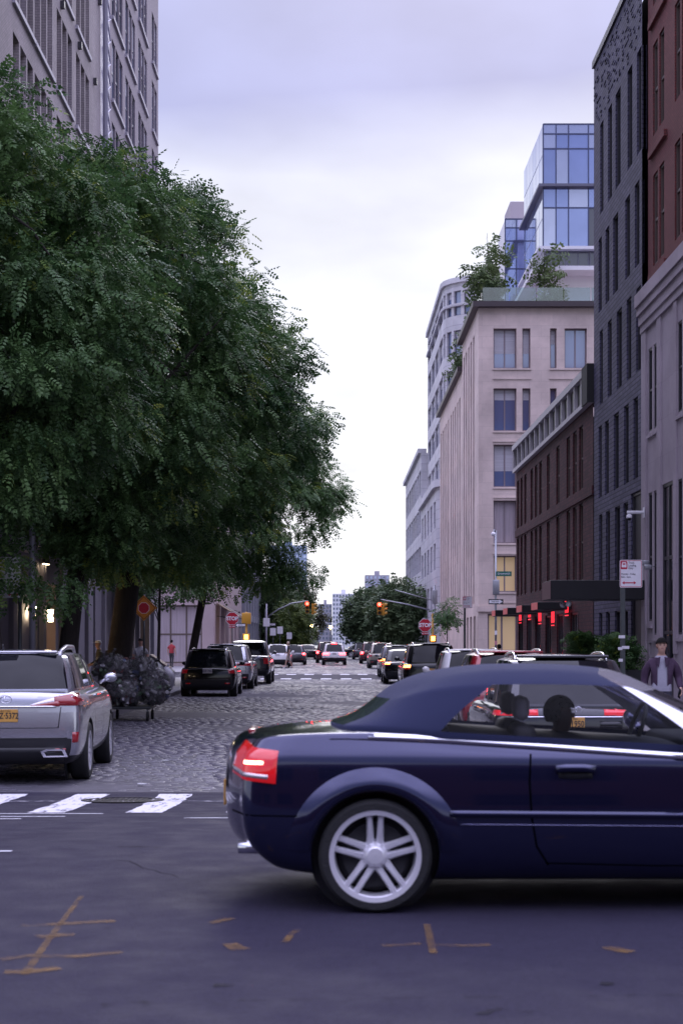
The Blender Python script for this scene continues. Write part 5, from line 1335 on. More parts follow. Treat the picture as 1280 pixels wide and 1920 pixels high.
# soft top
q0 = .92
X = [[-.28, -.02, .36, .96, 2.16, 2.36], [-.26, .00, .36, .96, 2.14, 2.34], [-.10, .14, .48, .97, 1.86, 2.06], [.02, .27, .68, 1.0, 1.58, 1.74], [.12, .36, .70, 1.04, 1.42, 1.60]]
X = [[v+q0 for v in r_] for r_ in X]
bz = [1.045, 1.045, 1.02, .985, .925, .915]
Z = [[b-.09 for b in bz], [b+.004 for b in bz], [1.10, 1.13, 1.145, 1.14, 1.12, 1.10], [1.20, 1.265, 1.29, 1.295, 1.28, 1.25], [1.285, 1.37, 1.40, 1.405, 1.385, 1.325]]
Wd = [[w_*f for f in (.80, .93, 1, 1, .985, .90)] for w_ in (.81, .80, .755, .69, .55)]
def tg2(s, a, b):
    if s in 'LR' and b in (1, 2) and a in (2, 3): return 1
    if s in 'LR' and a == 4: return 2
    if s == 'T' and a == 4: return 2
    if s == 'F' and b in (1, 2): return 4
    if s == 'F' and b == 3: return 2
    if s == 'B' and b in (1, 2) and 1 <= a <= 4: return 3
    return 0
WIN = CLEAR('convertible window', (.92, .92, .95), 0, .02, .25); WSH = CLEAR('windscreen', (.7, .76, .8), .05); RGL = M('rear canvas window', (.03, .04, .04), .05, 0, .6)
me = lattice(X, Z, Wd, (-1, -.84, -.42, 0, .42, .84, 1), (.12, .20), .03, tg2, 3, [CLOTH, WIN, SILVP, RGL, WSH], None, lambda a, b: .7 if (a[2] == b[2] and a[2] in (1, 3)) else (.5 if a[0] == b[0] == 2 else 0))
split_mats(me, ['soft_top', 'window', 'windscreen_frame', 'rear_window', 'windscreen'], [CLOTH, WIN, SILVP, RGL, WSH], cv, 60)
add_wheels(cv, (.92, 3.57), .323, hw-.118, .225, 'five_double')
for s in (-1, 1):
    # belt trim, side moulding, seams, handle
    pts = []
    for x in lin(.66, 3.0, 22): pts.append((x, top(x)-.045))
    side_strip(bvh, pts, .038, s, .008, .03).build('chrome_trim', CHROME, cv, True)
    side_strip(bvh, [(x, .565-.008*(x-1.3)) for x in lin(1.34, 3.15, 14)], .036, s, .014, .03).build('side_moulding', PAINT, cv, True)
    side_strip(bvh, [(x, .505-.008*(x-1.3)) for x in lin(1.40, 3.15, 14)], .006, s, .004, .02).build('crease_highlight', M('crease highlight paint', (.12, .12, .24), .2, .8, coat=1), cv, True)  # paler strip: the crease's highlight is put into the paint colour
    seam = [(1.80, .90), (1.79, .75), (1.80, .55), (1.83, .38), (1.90, .27)]
    d_ = side_strip(bvh, seam, .011, s, .0025, .012); d_.build('door_seam', M('panel gap', (.002, .002, .003), .95, spec=0.), cv, True)
    side_strip(bvh, [(3.02, .86), (3.05, .6), (3.05, .3)], .008, s, .0015, .012).build('door_seam', M('panel gap', (.002, .002, .003), .95, spec=0.), cv, True)
    side_strip(bvh, [(1.90, .28), (2.5, .265), (3.04, .265)], .008, s, .0015, .012).build('door_seam', M('panel gap', (.002, .002, .003), .95, spec=0.), cv, True)
    dh = side_strip(bvh, [(1.94, .815), (2.0, .822), (2.1, .822), (2.16, .815)], .042, s, .030, .045).build('door_handle', PAINT, cv, True)
    side_strip(bvh, [(1.955, .788), (2.05, .782), (2.145, .788)], .05, s, .002, .01).build('handle_recess', BLACKPL, cv, True)
    for xx in (.92, 3.57):
        rws = []
        for rq, of in ((.368, .004), (.372, .020), (.385, .030), (.41, .031), (.445, .022), (.485, .008), (.51, -.004)):
            row = []
            for t in lin(R(176), R(4), 34):
                zq = .323+rq*math.sin(t); h, _ = ray(bvh, (xx+rq*math.cos(t), s*3, zq), (0, -s, 0))
                fade = min(1, math.sin(t)*2.2+.15)
                row.append(Vector((xx+rq*math.cos(t), s*.85, zq)) if h is None else h+Vector((0, s*of*fade, 0)))
            rws.append(row)
        mbq = MB(); n_ = len(rws[0]); mbq.add([p for r_ in rws for p in r_], [(a*n_+b, a*n_+b+1, (a+1)*n_+b+1, (a+1)*n_+b) for a in range(len(rws)-1) for b in range(n_-1)])
        mbq.build('wheel_arch', PAINT, cv, True)
    ph = [R(a) for a in lin(25, 80, 12)]
    lamp = patch(bvh, corner_grid(.55, .42, s, ph, [lambda p: .730+.045*(p-R(25))/R(55), lambda p: .79+.03*(p-R(25))/R(55), lambda p: .86+.03*(p-R(25))/R(55), lambda p: .915+.045*(p-R(25))/R(55)]), None, .010, .03).build('tail_lamp', M('bright red lamp', (.30, .004, .010), .12, coat=1, emit=(1, .015, .02), est=.16), cv, True)
    patch(bvh, corner_grid(.55, .42, s, ph[1:], [lambda p: .750+.04*(p-R(25))/R(55), lambda p: .775+.04*(p-R(25))/R(55)]), None, .014, .02).build('reversing_strip', LAMPCLR, lamp, True)
    patch(bvh, corner_grid(.55, .42, s, [R(a) for a in lin(34, 50, 4)], [lambda p: .838, lambda p: .856]), None, .014, .02).build('lamp_bulb', M('lit lamp filament', (.8, .3, .2), .3, emit=(1, .35, .25), est=5), lamp, True)
    patch(bvh, corner_grid(.55, .42, s, [R(a) for a in lin(4, 80, 16)], [.545, .553]), None, .002, .01).build('bumper_seam', MATS['panel gap'], cv, True)
    MB().lathe([(.0, .05), (.028, .05), (.03, -.02), (.036, -.02), (.038, .10)], 16, (.15, s*.56, .335), 'x').build('exhaust_tip', CHROME, cv, True)
    MB().ball((2.70, s*(hw+.08), 1.02), (.06, .10, .07), 14, 10).tube([(2.72, s*(hw-.1), .95), (2.72, s*(hw+.04), .99)], .03, 6).build('wing_mirror', PAINT, cv, True)
    # seats and headrests
    for x, nm in ((1.80, 'front'), (1.30, 'rear')):
        MB().cbox(x-.07, x+.07, s*.36-.22, s*.36+.22, .72, 1.05, .05).build('seat_back', INTER, cv, True)
        MB().cbox(x-.05, x+.04, s*.36-.12, s*.36+.12, 1.07, 1.215 if nm == 'front' else 1.16, .045).build('headrest', M('grey headrest', (.16, .155, .175), .6), cv, True)
MB().cbox(2.72, 3.0, -.66, .66, .86, .965, .05).build('dashboard', INTER, cv, True)
MB().tube([(2.62+.05*math.sin(t), .36+.17*math.cos(t), .99+.15*math.sin(t)) for t in lin(0, 6.2832, 25)], .014, 6, cap=False).build('steering_wheel', INTER, cv, True)
plate(cv, ray(bvh, (-1, 0, .62), (1, 0, 0))[0].x+.010, .62, None, True)
patch(bvh, rear_grid(lin(-.40, .40, 9), [1.0, 1.012]), (1, 0, 0), .002, .01)
_z = ray(bvh, (.2, 0, 3), (0, 0, -1))[0].z; MB().cbox(.17, .21, -.22, .22, _z-.01, _z+.008, .006).build('brake_lamp', LAMPRED, cv, True)
for s in (-1, 1): patch(bvh, [[(L+1, s*hw*f, z) for f in (.45, .6, .75)] for z in (.58, .68)], (-1, 0, 0), .004, .012).build('headlamp', LAMPCLR, cv, True)

# ------------------------------------------------------------------ people
def skin(J, E, sub=2):
    names = list(J); me = bpy.data.meshes.new('figure'); me.from_pydata([J[n][0] for n in names], [(names.index(a), names.index(b)) for a, b in E], [])
    o = bpy.data.objects.new('figure', me); COL.objects.link(o); o.modifiers.new('k', 'SKIN')
    for i, n in enumerate(names):
        d = me.skin_vertices[0].data[i]; d.radius = J[n][1]; d.use_root = (i == 0)
    s = o.modifiers.new('s', 'SUBSURF'); s.levels = s.render_levels = sub
    r_ = eval_mesh(o); drop(o); return r_
def person(label, loc, rz, h, top_c, leg_c, shoe_c=(.05, .05, .05), sleeve='long', shorts=False, hair=HAIR, arms=None, stride=.0, seated=False, jacket=None, cap=None, bag=None, phone=False, half=False, lean=0., skinm=SKIN):
    P_ = thing('person', label, 'person', loc, rz); k = h/1.78
    A = arms or {}
    J = {'pel': ((0, 0, .95), (.165, .118))}
    def j(n, p, r_): J[n] = (tuple(c for c in p), r_)
    j('bel', (0, -lean*.3, 1.10), (.158, .112)); j('che', (0, -lean*.7, 1.29), (.188, .125)); j('nb', (0, -lean, 1.455), (.118, .092)); j('nk', (0, -lean+.012, 1.515), (.054, .056))
    j('jaw', (0, -lean-.046, 1.572), (.054, .058)); j('hd', (0, -lean-.015, 1.652), (.084, .098)); j('top', (0, -lean-.003, 1.735), (.066, .076))
    E = [('pel', 'bel'), ('bel', 'che'), ('che', 'nb'), ('nb', 'nk'), ('nk', 'jaw'), ('jaw', 'hd'), ('hd', 'top')]
    for s, c in ((1, 'L'), (-1, 'R')):
        el = A.get('e'+c, (s*.25, .03, 1.14)); wr_ = A.get('w'+c, (s*.27, -.05, .90))
        j('s'+c, (s*.175, -lean*.9, 1.378), (.076, .074)); j('u'+c, tuple((Vector((s*.215, -lean*.9, 1.37))*.6+Vector(el)*.4)), (.062, .062)); j('e'+c, el, (.050, .050)); j('w'+c, wr_, (.032, .028))
        d = (Vector(wr_)-Vector(el)).normalized(); pm = Vector(wr_)+d*.055; j('p'+c, tuple(pm), (.016, .036))
        E += [('che', 's'+c), ('s'+c, 'u'+c), ('u'+c, 'e'+c), ('e'+c, 'w'+c), ('w'+c, 'p'+c)]
        sd = Vector((0, -1, 0)) if abs(d.y) < .7 else Vector((-s, 0, 0)); inn = Vector((-s, 0, 0)) if abs(d.y) < .7 else Vector((0, 0, -1))
        for f, (o_, ln) in enumerate(((-.028, .062), (-.010, .078), (.009, .074), (.027, .058))):
            a = pm+sd*(-o_)+d*.03; j('f%d%s' % (f, c), tuple(a), (.0095, .0095)); b = a+d*ln*.55+inn*.012; j('g%d%s' % (f, c), tuple(b), (.0085, .0085)); e2 = b+d*ln*.35+inn*.026; j('h%d%s' % (f, c), tuple(e2), (.007, .007))
            E += [('p'+c, 'f%d%s' % (f, c)), ('f%d%s' % (f, c), 'g%d%s' % (f, c)), ('g%d%s' % (f, c), 'h%d%s' % (f, c))]
        a = Vector(wr_)+d*.02+sd*.028; j('t0'+c, tuple(a), (.011, .011)); b = a+d*.035+sd*.018+inn*.014; j('t1'+c, tuple(b), (.009, .009)); E += [('w'+c, 't0'+c), ('t0'+c, 't1'+c)]
        y = s*stride
        j('q'+c, (s*.088, 0, .90), (.095, .095)); j('k'+c, (s*.10, -.02-y*.55-max(0, -y)*.10, .50+abs(y)*.03), (.058, .062)); lift = max(0, -y)*.35
        j('a'+c, (s*.10, .02-y*1.0+.0, .085+lift), (.040, .044)); j('b'+c, (s*.105, -.03-y*1.0, .045+lift*.8), (.042, .036)); j('o'+c, (s*.11, -.16-y*1.0, .032+lift*.35), (.038, .026))
        if seated: j('k'+c, (s*.12, -.46, .97), (.06, .062)); j('a'+c, (s*.12, -.74, .76), (.04, .044)); j('b'+c, (s*.12, -.78, .75), (.042, .036)); j('o'+c, (s*.12, -.86, .80), (.038, .026))
        E += [('pel', 'q'+c), ('q'+c, 'k'+c), ('k'+c, 'a'+c), ('a'+c, 'b'+c), ('b'+c, 'o'+c)]
    me = skin(J, E, 3 if jacket else 2)
    bm = bmesh.new(); bm.from_mesh(me)
    for zc_ in (.50, .93, 1.495): bmesh.ops.bisect_plane(bm, geom=bm.verts[:]+bm.edges[:]+bm.faces[:], plane_co=(0, 0, zc_), plane_no=(0, 0, 1))
    bm.to_mesh(me); bm.free()
    mats = [skinm, M('cloth %s' % str(top_c), top_c, .85, nz=(20, .12), bump=(35, .3)), M('cloth %s' % str(leg_c), leg_c, .85, nz=(20, .12), bump=(35, .3)), M('shoe %s' % str(shoe_c), shoe_c, .6)]
    me.materials.clear(); [me.materials.append(m) for m in mats]
    for p in me.polygons:
        c = p.center; arm = abs(c.x) > .185 and .6 < c.z < 1.42 or abs(c.x) > .21; p.use_smooth = True
        if c.z > 1.495 and abs(c.x) < .12: m = 0
        elif c.z < .075+ (stride and max(0, .05)): m = 3
        elif c.z < .93 and not (abs(c.x) > .2 and c.z > .62): m = 0 if (shorts and c.z < .50) else 2
        else:
            m = 1
            for cc in 'LR':
                el, wr_ = Vector(J['e'+cc][0]), Vector(J['w'+cc][0])
                if (c-wr_).length < .19 and (c-wr_).dot(wr_-el) > -.003: m = 0
                elif sleeve == 'short' and (c-el).length < .30 and (c-Vector(J['u'+cc][0])).dot(el-Vector(J['u'+cc][0])) > .008 and abs(c.x) > .17: m = 0
        p.material_index = m
    me.transform(Matrix.Scale(k, 4)); put('body', me, P_)
    if jacket:
        J2 = {n: (J[n][0], (J[n][1][0]*f+.012, J[n][1][1]*f+.012)) for n, f in (('pel', 1.06), ('bel', 1.08), ('che', 1.06), ('nb', .85), ('sL', 1.1), ('sR', 1.1), ('uL', 1.15), ('uR', 1.15), ('eL', 1.15), ('eR', 1.15), ('wL', 1.2), ('wR', 1.2))}
        jm = skin(J2, [e for e in E if e[0] in J2 and e[1] in J2], 3)
        bm = bmesh.new(); bm.from_mesh(jm)
        for co_, no_ in (((.078, 0, 0), (1, 0, 0)), ((-.078, 0, 0), (1, 0, 0)), ((0, 0, .86), (0, 0, 1)), ((0, 0, 1.50), (0, 0, 1)), ((0, -.03, 0), (0, 1, 0))): bmesh.ops.bisect_plane(bm, geom=bm.verts[:]+bm.edges[:]+bm.faces[:], plane_co=co_, plane_no=no_)
        bmesh.ops.delete(bm, geom=[f for f in bm.faces if (lambda c: (c.y < -.03-lean*.5 and abs(c.x) < .078 and c.z < 1.5) or c.z > 1.50 or (c.z < .86 and abs(c.x) < .2))(f.calc_center_median())], context='FACES')
        bm.to_mesh(jm); bm.free(); jm.materials.clear(); jm.materials.append(jacket); jm.transform(Matrix.Scale(k, 4)); jm.polygons.foreach_set('use_smooth', [True]*len(jm.polygons))
        put('jacket', jm, P_)
        for s in (-1, 1):
            MB().prism([(s*.03, 1.475), (s*.10, 1.46), (s*.085, 1.36), (s*.055, 1.30)], -.122-lean, -.112-lean, 'y').build('lapel', jacket, P_).scale = (k, k, k)
    hy = -lean-.012
    if cap is None:
        hb = MB().ball((0, hy, 1.675), (.091, .110, .112), 20, 14)
        hb.f = [f for f in hb.f if (lambda c: c.z > 1.70+.12*min(0, c.y-hy+.05) or (c.y-hy > .0 and c.z > 1.60+max(0, .03-(c.y-hy))*1.5))(sum((Vector(hb.v[i]) for i in f), Vector())/len(f))]
        hb.m = [0]*len(hb.f); hm = hb.mesh('hair', hair, True); hm.transform(Matrix.Scale(k, 4)); put('hair', hm, P_)
    else:
        c_ = MB().ball((0, hy, 1.69), (.088, .108, .085), 20, 12); c_.f = [f for f in c_.f if sum(c_.v[i][2] for i in f)/len(f) > 1.685]; c_.m = [0]*len(c_.f)
        c_.prism([(-.07, hy-.08), (.07, hy-.08), (.05, hy-.19), (-.05, hy-.19)], 1.685, 1.695, 'z'); c_.build('cap', cap, P_, True).scale = (k, k, k)
    fy = hy-.088
    FD = M('eye dark', (.015, .01, .01), .4); LIP = M('lip', (.26, .11, .10), .5)
    for s in (-1, 1):
        MB().ball((s*.030, fy+.008, 1.662), (.013, .008, .006), 8, 6).build('eye', FD, P_, True).scale = (k, k, k)
        MB().cbox(s*.031-.017, s*.031+.017, fy-.001, fy+.012, 1.681, 1.688, .002).build('eyebrow', HAIR, P_, True).scale = (k, k, k)
        MB().ball((s*.076, hy+.01, 1.655), (.012, .022, .032), 8, 6).build('ear', skinm, P_, True).scale = (k, k, k)
    MB().prism([(-.011, 1.632), (.011, 1.632), (.006, 1.665), (-.006, 1.665)], fy-.016, fy+.02, 'y').build('nose', skinm, P_).scale = (k, k, k)
    MB().ball((0, fy+.006, 1.608), (.024, .008, .006), 10, 6).build('mouth', LIP, P_, True).scale = (k, k, k)
    if phone:
        w_ = Vector(J['pL'][0])
        ph_ = tag(MB().cbox(-.006, .006, -.04, .04, -.075, .075, .005).build('phone', M('black phone', (.01, .01, .012), .15)), 'black phone held by the man in the dark jacket', 'phone')
        a = Matrix.Rotation(rz, 4, 'Z') @ (w_*k+Vector((-.03, -.02, -.03))); ph_.location = Vector(loc)+a; ph_.rotation_euler = (R(20), 0, rz+.3)
    if bag:
        b_ = tag(MB().cbox(-.15, .15, .0, .17, -.24, .24, .06).build('backpack', bag[0], None, True), bag[1], 'backpack'); b_.location = Vector(loc)+Matrix.Rotation(rz, 4, 'Z') @ Vector((0, .10, 1.22*k)); b_.rotation_euler = (0, 0, rz)
    return P_
person('man in an open plum jacket and pale grey shirt walking on the right pavement', (5.03, 25.2, .13), R(-4), 1.72, (.30, .29, .36), (.03, .028, .045), jacket=M('plum jacket', (.045, .022, .05), .85, nz=(14, .15), bump=(30, .35)), arms={'eL': (.27, .04, 1.15), 'wL': (.285, -.13, .97), 'eR': (-.26, .05, 1.14), 'wR': (-.27, 0, .90)}, phone=True, stride=.12)
person('pedestrian in black shirt and beige shorts crossing beside the white hatchback', (-2.95, 107.5, 0), R(-90), 1.76, (.015, .015, .018), (.34, .29, .25), (.5, .5, .52), 'short', True, M('fair hair', (.35, .28, .2), .6), stride=.22, arms={'eL': (.24, .10, 1.15), 'wL': (.25, -.02, .93), 'eR': (-.24, -.02, 1.14), 'wR': (-.25, -.2, .98)})
person('person in a white cap and dark jacket behind the bag cart', (-6.62, 47, .13), R(-70), 1.70, (.05, .055, .05), (.03, .03, .035), cap=M('white cap', (.6, .6, .62), .8), lean=.10, arms={'eL': (.24, -.1, 1.15), 'wL': (.2, -.32, 1.05), 'eR': (-.24, -.1, 1.15), 'wR': (-.2, -.32, 1.05)}, bag=(M('dark backpack cloth', (.02, .02, .024), .8), 'dark backpack on the person in the white cap'))
person('man in a grey shirt standing behind the black rubbish bags', (-6.75, 57.5, .13), R(10), 1.76, (.24, .24, .27), (.03, .035, .05), sleeve='short')
person('person in a red shirt walking far away on the left', (-10.1, 102.5, .13), R(160), 1.74, (.32, .03, .04), (.03, .03, .035), sleeve='short', stride=.1)
person('dark haired person in a white shirt behind the red SUV', (6.05, 60, .13), R(200), 1.55, (.55, .55, .6), (.04, .04, .05), sleeve='short')
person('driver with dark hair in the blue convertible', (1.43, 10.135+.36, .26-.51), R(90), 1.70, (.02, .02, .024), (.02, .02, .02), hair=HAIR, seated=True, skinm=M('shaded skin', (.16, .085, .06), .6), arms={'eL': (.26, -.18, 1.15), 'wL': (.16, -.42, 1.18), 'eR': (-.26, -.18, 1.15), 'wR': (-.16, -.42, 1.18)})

# ------------------------------------------------------------------ signs and street furniture
def post(parent, x, y, z0, z1, r_=.035, mat=DSTEEL, name='post'): MB().tube([(x, y, z0), (x, y, z1)], r_, 10).build(name, mat, parent, True)
def rrect(w_, h_, r_, n=4):
    P = []
    for cx_, cz_, a0 in ((w_/2-r_, h_/2-r_, 0), (-w_/2+r_, h_/2-r_, 90), (-w_/2+r_, -h_/2+r_, 180), (w_/2-r_, -h_/2+r_, 270)):
        for i in range(n+1): t = R(a0+90*i/n); P.append((cx_+r_*math.cos(t), cz_+r_*math.sin(t)))
    return P
def shift(P, dx, dz): return [(a+dx, b+dz) for a, b in P]
def arrow2(cx_, cz_, l, t): return [(cx_-l/2, cz_), (cx_-l/2+t*2.2, cz_+t*1.4), (cx_-l/2+t*2.2, cz_+t*.45), (cx_+l/2-t*2.2, cz_+t*.45), (cx_+l/2-t*2.2, cz_+t*1.4), (cx_+l/2, cz_), (cx_+l/2-t*2.2, cz_-t*1.4), (cx_+l/2-t*2.2, cz_-t*.45), (cx_-l/2+t*2.2, cz_-t*.45), (cx_-l/2+t*2.2, cz_-t*1.4)]
def loading_sign(label, x, y, zc, dx, w_=.42, h_=.52):
    S_ = thing('loading_sign', label, 'sign', (x, y, .13))
    MB().box(-.045, .045, -.02, .02, 0, zc+h_/2-.13).build('post', M('green-grey channel post', (.075, .085, .085), .5, .4, nz=(8, .2)), S_)
    b = MB().prism(shift(rrect(w_, h_, .03), 0, 0), -.006, 0, 'y').build('sign_board', WHITEP, S_); b.location = (dx, -.025, zc-.13)
    f = MB()
    o_, i_ = rrect(w_-.02, h_-.02, .025), rrect(w_-.04, h_-.04, .02); n = len(o_)
    f.add([(a, -.0075, c) for a, c in o_]+[(a, -.0075, c) for a, c in i_], [(k, (k+1) % n, n+(k+1) % n, n+k) for k in range(n)]); f.build('red_border', REDINK, b)
    u = w_/.42
    MB().prism(shift(rrect(.125*u, .15*u, .02), -.13*u, .16*u), -.0085, -.007, 'y').build('truck_symbol', REDINK, b)
    MB().prism([(-.175*u, .12*u), (-.085*u, .12*u), (-.085*u, .165*u), (-.095*u, .215*u), (-.165*u, .215*u), (-.175*u, .165*u)], -.0105, -.009, 'y').build('truck_symbol', WHITEP, b)
    MB().box(-.155*u, -.105*u, -.0125, -.0108, .168*u, .195*u).build('truck_symbol', REDINK, b)
    for q, (t_, z) in enumerate((('Truck', .205), ('Loading', .155), ('Only', .105))): text(t_, .055*u, M('grey print', (.10, .09, .12), .6), b, (-.05*u, -.009, z*u), align='LEFT', sx=.85)
    for t_, z in (('Monday - Friday', -.005), ('8am - 6pm', -.06)): text(t_, .045*u, MATS['grey print'], b, (-.185*u, -.009, z*u), align='LEFT', sx=.92)
    MB().prism(arrow2(-.035*u, -.17*u, .27*u, .022*u), -.009, -.0075, 'y').build('arrow', REDINK, b)
    return S_
s_ = loading_sign('white truck loading sign on a grey post at the right kerb beside the walking man', 5.42, 30.8, 3.06, .15)
for k, (z, a, w_) in enumerate(((1.72, -.02, .12), (1.52, .05, .14), (1.5, -.05, .08), (1.28, -.04, .08), (.86, .02, .06))):
    MB().box(a-w_/2, a+w_/2, -.0235, -.0215, z, z+.055).build('torn_sticker', WHITEP, s_)
loading_sign('small far truck loading sign before the beige block', 5.75, 72, 3.5, .12)
def stop_sign(label, x, y, zc, r_=.33):
    S_ = thing('stop_sign', label, 'sign', (x, y, .13)); post(S_, 0, 0, 0, zc+.25, .032, DSTEEL)
    oc = lambda q: [(q/math.cos(R(22.5))*math.cos(R(22.5+45*k)), q/math.cos(R(22.5))*math.sin(R(22.5+45*k))) for k in range(8)]
    b = MB().prism(oc(r_), -.008, 0, 'y').build('sign_board', WHITEP, S_); b.location = (0, -.035, zc-.13)
    MB().prism(oc(r_*.94), -.012, -.009, 'y').build('red_face', REDP, b)
    text('STOP', r_*.82, WHITEP, b, (0, -.0145, .0), sx=.92, bold=.012)
    p = MB().cbox(-.16, .16, -.04, -.032, -.07, .07, .003).build('all_way_plate', REDP, S_); p.location = (0, 0, zc-.13-r_-.09); text('ALL WAY', .085, WHITEP, p, (0, -.043, 0), bold=.002)
stop_sign('red stop sign at the right kerb before the crossing', 4.68, 84, 2.60)
stop_sign('red stop sign at the left kerb before the crossing', -5.3, 86, 2.97)
S_ = thing('stop_ahead_sign', 'orange diamond sign with a red octagon under the left trees', 'sign', (-6.33, 54.9, .13)); post(S_, 0, 0, 0, 3.2)
b = MB().prism([(0, .43), (.43, 0), (0, -.43), (-.43, 0)], -.008, 0, 'y').build('sign_board', M('orange sign face', (.52, .19, .02), .5), S_); b.location = (0, -.04, 2.77)
MB().prism([(q*.39, p*.39) for q, p in ((0, 1), (1, 0), (0, -1), (-1, 0))], -.0085, -.0082, 'y').build('black_border', INK, b); MB().prism([(q*.365, p*.365) for q, p in ((0, 1), (1, 0), (0, -1), (-1, 0))], -.010, -.0088, 'y').build('orange_face', MATS['orange sign face'], b)
oc = lambda q: [(q*math.cos(R(22.5+45*k)), q*math.sin(R(22.5+45*k))) for k in range(8)]
MB().prism(oc(.20), -.012, -.0105, 'y').build('octagon', WHITEP, b); MB().prism(oc(.185), -.014, -.0125, 'y').build('octagon', REDP, b)
S_ = thing('parking_sign', 'white parking sign cut off by the left edge behind the tree trunk', 'sign', (-6.03, 31.6, .13)); post(S_, 0, 0, 0, 2.7, .04)
for z, h_, t_ in ((3.12, .32, 'Truck\nLoading\nDay'), (2.73, .46, 'Monday\n8am - 6pm')):
    b = MB().prism(rrect(.42, h_, .03), -.006, 0, 'y').build('sign_board', WHITEP, S_); b.location = (-.19, -.045, z); text(t_, .075, INK, b, (.19, -.008, .02), align='RIGHT', sx=.9)
MB().prism(arrow2(-.12, 2.56, .22, .022), -.054, -.052, 'y').build('arrow', REDINK, S_)
S_ = thing('lamp_post', 'pale grey steel post on the left pavement by the dark doorway', 'post', (-6.6, 36, .13)); post(S_, 0, 0, 0, 7.5, .07, M('pale steel', (.36, .36, .42), .5, .3)); MB().cbox(-.12, .12, -.12, .12, 0, .35, .03).build('base', MATS['pale steel'], S_)
def one_way(parent, x, y, z, w_, d):
    b = MB().cbox(-w_/2, w_/2, -.008, 0, -w_*.17, w_*.17, .003).build('one_way_sign', INK, parent); b.location = (x, y, z)
    a = w_*.45; t = w_*.10; P = [(-a*d, t), (a*.45*d, t), (a*.45*d, t*1.5), (a*d, 0), (a*.45*d, -t*1.5), (a*.45*d, -t), (-a*d, -t)]
    MB().prism(P, -.011, -.0085, 'y').build('arrow', WHITEP, b); text('ONE WAY', w_*.125, INK, b, (-.05*w_*d, -.0135, 0), sx=.9, bold=.001)
S_ = thing('street_name_post', 'tall steel post with green street sign and one way arrow before the beige block', 'sign post', (8.72, 88.3, .13)); post(S_, 0, 0, 0, 7.6, .06, STEEL)
gsn = MB().cbox(-.42, .42, -.012, 0, -.13, .13, .01).build('street_name_board', M('green sign face', (.01, .11, .085), .5), S_); gsn.location = (.42, -.07, 5.28); text('Greenwich', .16, WHITEP, gsn, (0, -.015, .01), sx=.95)
one_way(S_, 0, -.075, 3.78, .80, 1)
MB().cbox(-.18, .18, -.22, -.065, 4.15, 4.95, .03).build('control_box', STEEL, S_, True); MB().tube([(0, 0, 7.5), (-.1, -.15, 7.65), (-.16, -.3, 7.5)], .035, 8).build('camera_arm', STEEL, S_, True); MB().ball((-.16, -.3, 7.40), .12, 10, 8).build('camera_dome', WHITEP, S_, True)
for k in range(3): MB().cbox(-.065, .065, -.072, -.060, .9+k*.55, 1.12+k*.55, .004).build('sticker', (WHITEP, M('pink sticker', (.5, .2, .25), .6), WHITEP)[k], S_)
SIGY = M('signal yellow', (.46, .23, .02), .5); SRED = M('lit red signal', (.8, .05, .03), .3, emit=(1, .012, .008), est=26); SOFF = M('unlit lens', (.03, .03, .03), .3); SORG = M('lit orange hand', (.9, .3, .05), .3, emit=(1, .25, .04), est=6)
def signal_head(parent, x, y, z, rz=0., lit=True):
    h = MB().cbox(-.17, .17, -.10, .12, -.53, .53, .03).build('signal_head', SIGY, parent, True); h.location = (x, y, z); h.rotation_euler = (0, 0, rz)
    for k in range(3):
        zz = .35-.35*k
        MB().lathe([(.001, 0), (.12, .0), (.14, .02)], 16, (0, -.125, zz), 'y').build('lens', SRED if (k == 0 and lit) else SOFF, h, True)
        v = MB().lathe([(.15, -.10), (.15, -.30)], 16, (0, 0, zz), 'y'); v.f = [f for f in v.f if sum(v.v[i][2] for i in f)/4 > zz-.06]; v.m = [0]*len(v.f); v.build('visor', SIGY, h, True)
S_ = thing('traffic_light', 'left mast arm traffic light glowing red at the street end', 'traffic light', (-6.2, 150, 0)); post(S_, 0, 0, 0, 4.6, .10, DSTEEL)
MB().tube([(0, 0, 3.9), (1.2, 0, 4.7), (2.4, 0, 5.25), (3.9, 0, 5.45)], [.06, .06, .055, .05], 8).build('mast_arm', STEEL, S_, True); signal_head(S_, 3.8, 0, 4.85); signal_head(S_, 4.35, .1, 4.75, R(80), False)
one_way(S_, .5, -.12, 3.3, .85, -1)
S_ = thing('traffic_light', 'right mast arm traffic light glowing red before the dark tree', 'traffic light', (8.1, 136, .13)); post(S_, 0, 0, 0, 5.0, .10, DSTEEL)
MB().tube([(0, 0, 4.2), (-2, 0, 4.7), (-4.2, 0, 5.1)], [.06, .055, .05], 8).build('mast_arm', STEEL, S_, True); signal_head(S_, -4.3, 0, 4.35); signal_head(S_, -3.95, .1, 4.3, R(80), False)
def hand_signal(label, x, y, z, back=True):
    S_ = thing('pedestrian_signal', label, 'traffic light', (x, y, .13)); post(S_, 0, 0, 0, z+1.4, .07, SIGY)
    MB().cbox(-.22, .22, -.30, -.08, z-.36, z+.08, .03).build('signal_box', SIGY, S_, True); MB().cbox(-.12, .12, -.312, -.301, z-.28, z+.0, .004).build('lit_hand', SORG, S_)
    if back: h = MB().cbox(-.28, .28, -.24, .1, z+.65, z+1.35, .04).build('signal_head', SIGY, S_, True)
hand_signal('lit orange pedestrian signal under a yellow box beside the left stop sign', -5.35, 101, 2.05)
hand_signal('lit orange pedestrian signal on the right beyond the stop sign', 6.1, 101, 1.95, False)
S_ = thing('one_way_post', 'small black one way sign on a post right of the left stop sign', 'sign post', (-5.5, 97, .13)); post(S_, 0, 0, 0, 3.0, .04); one_way(S_, 0, -.05, 2.6, .62, -1)
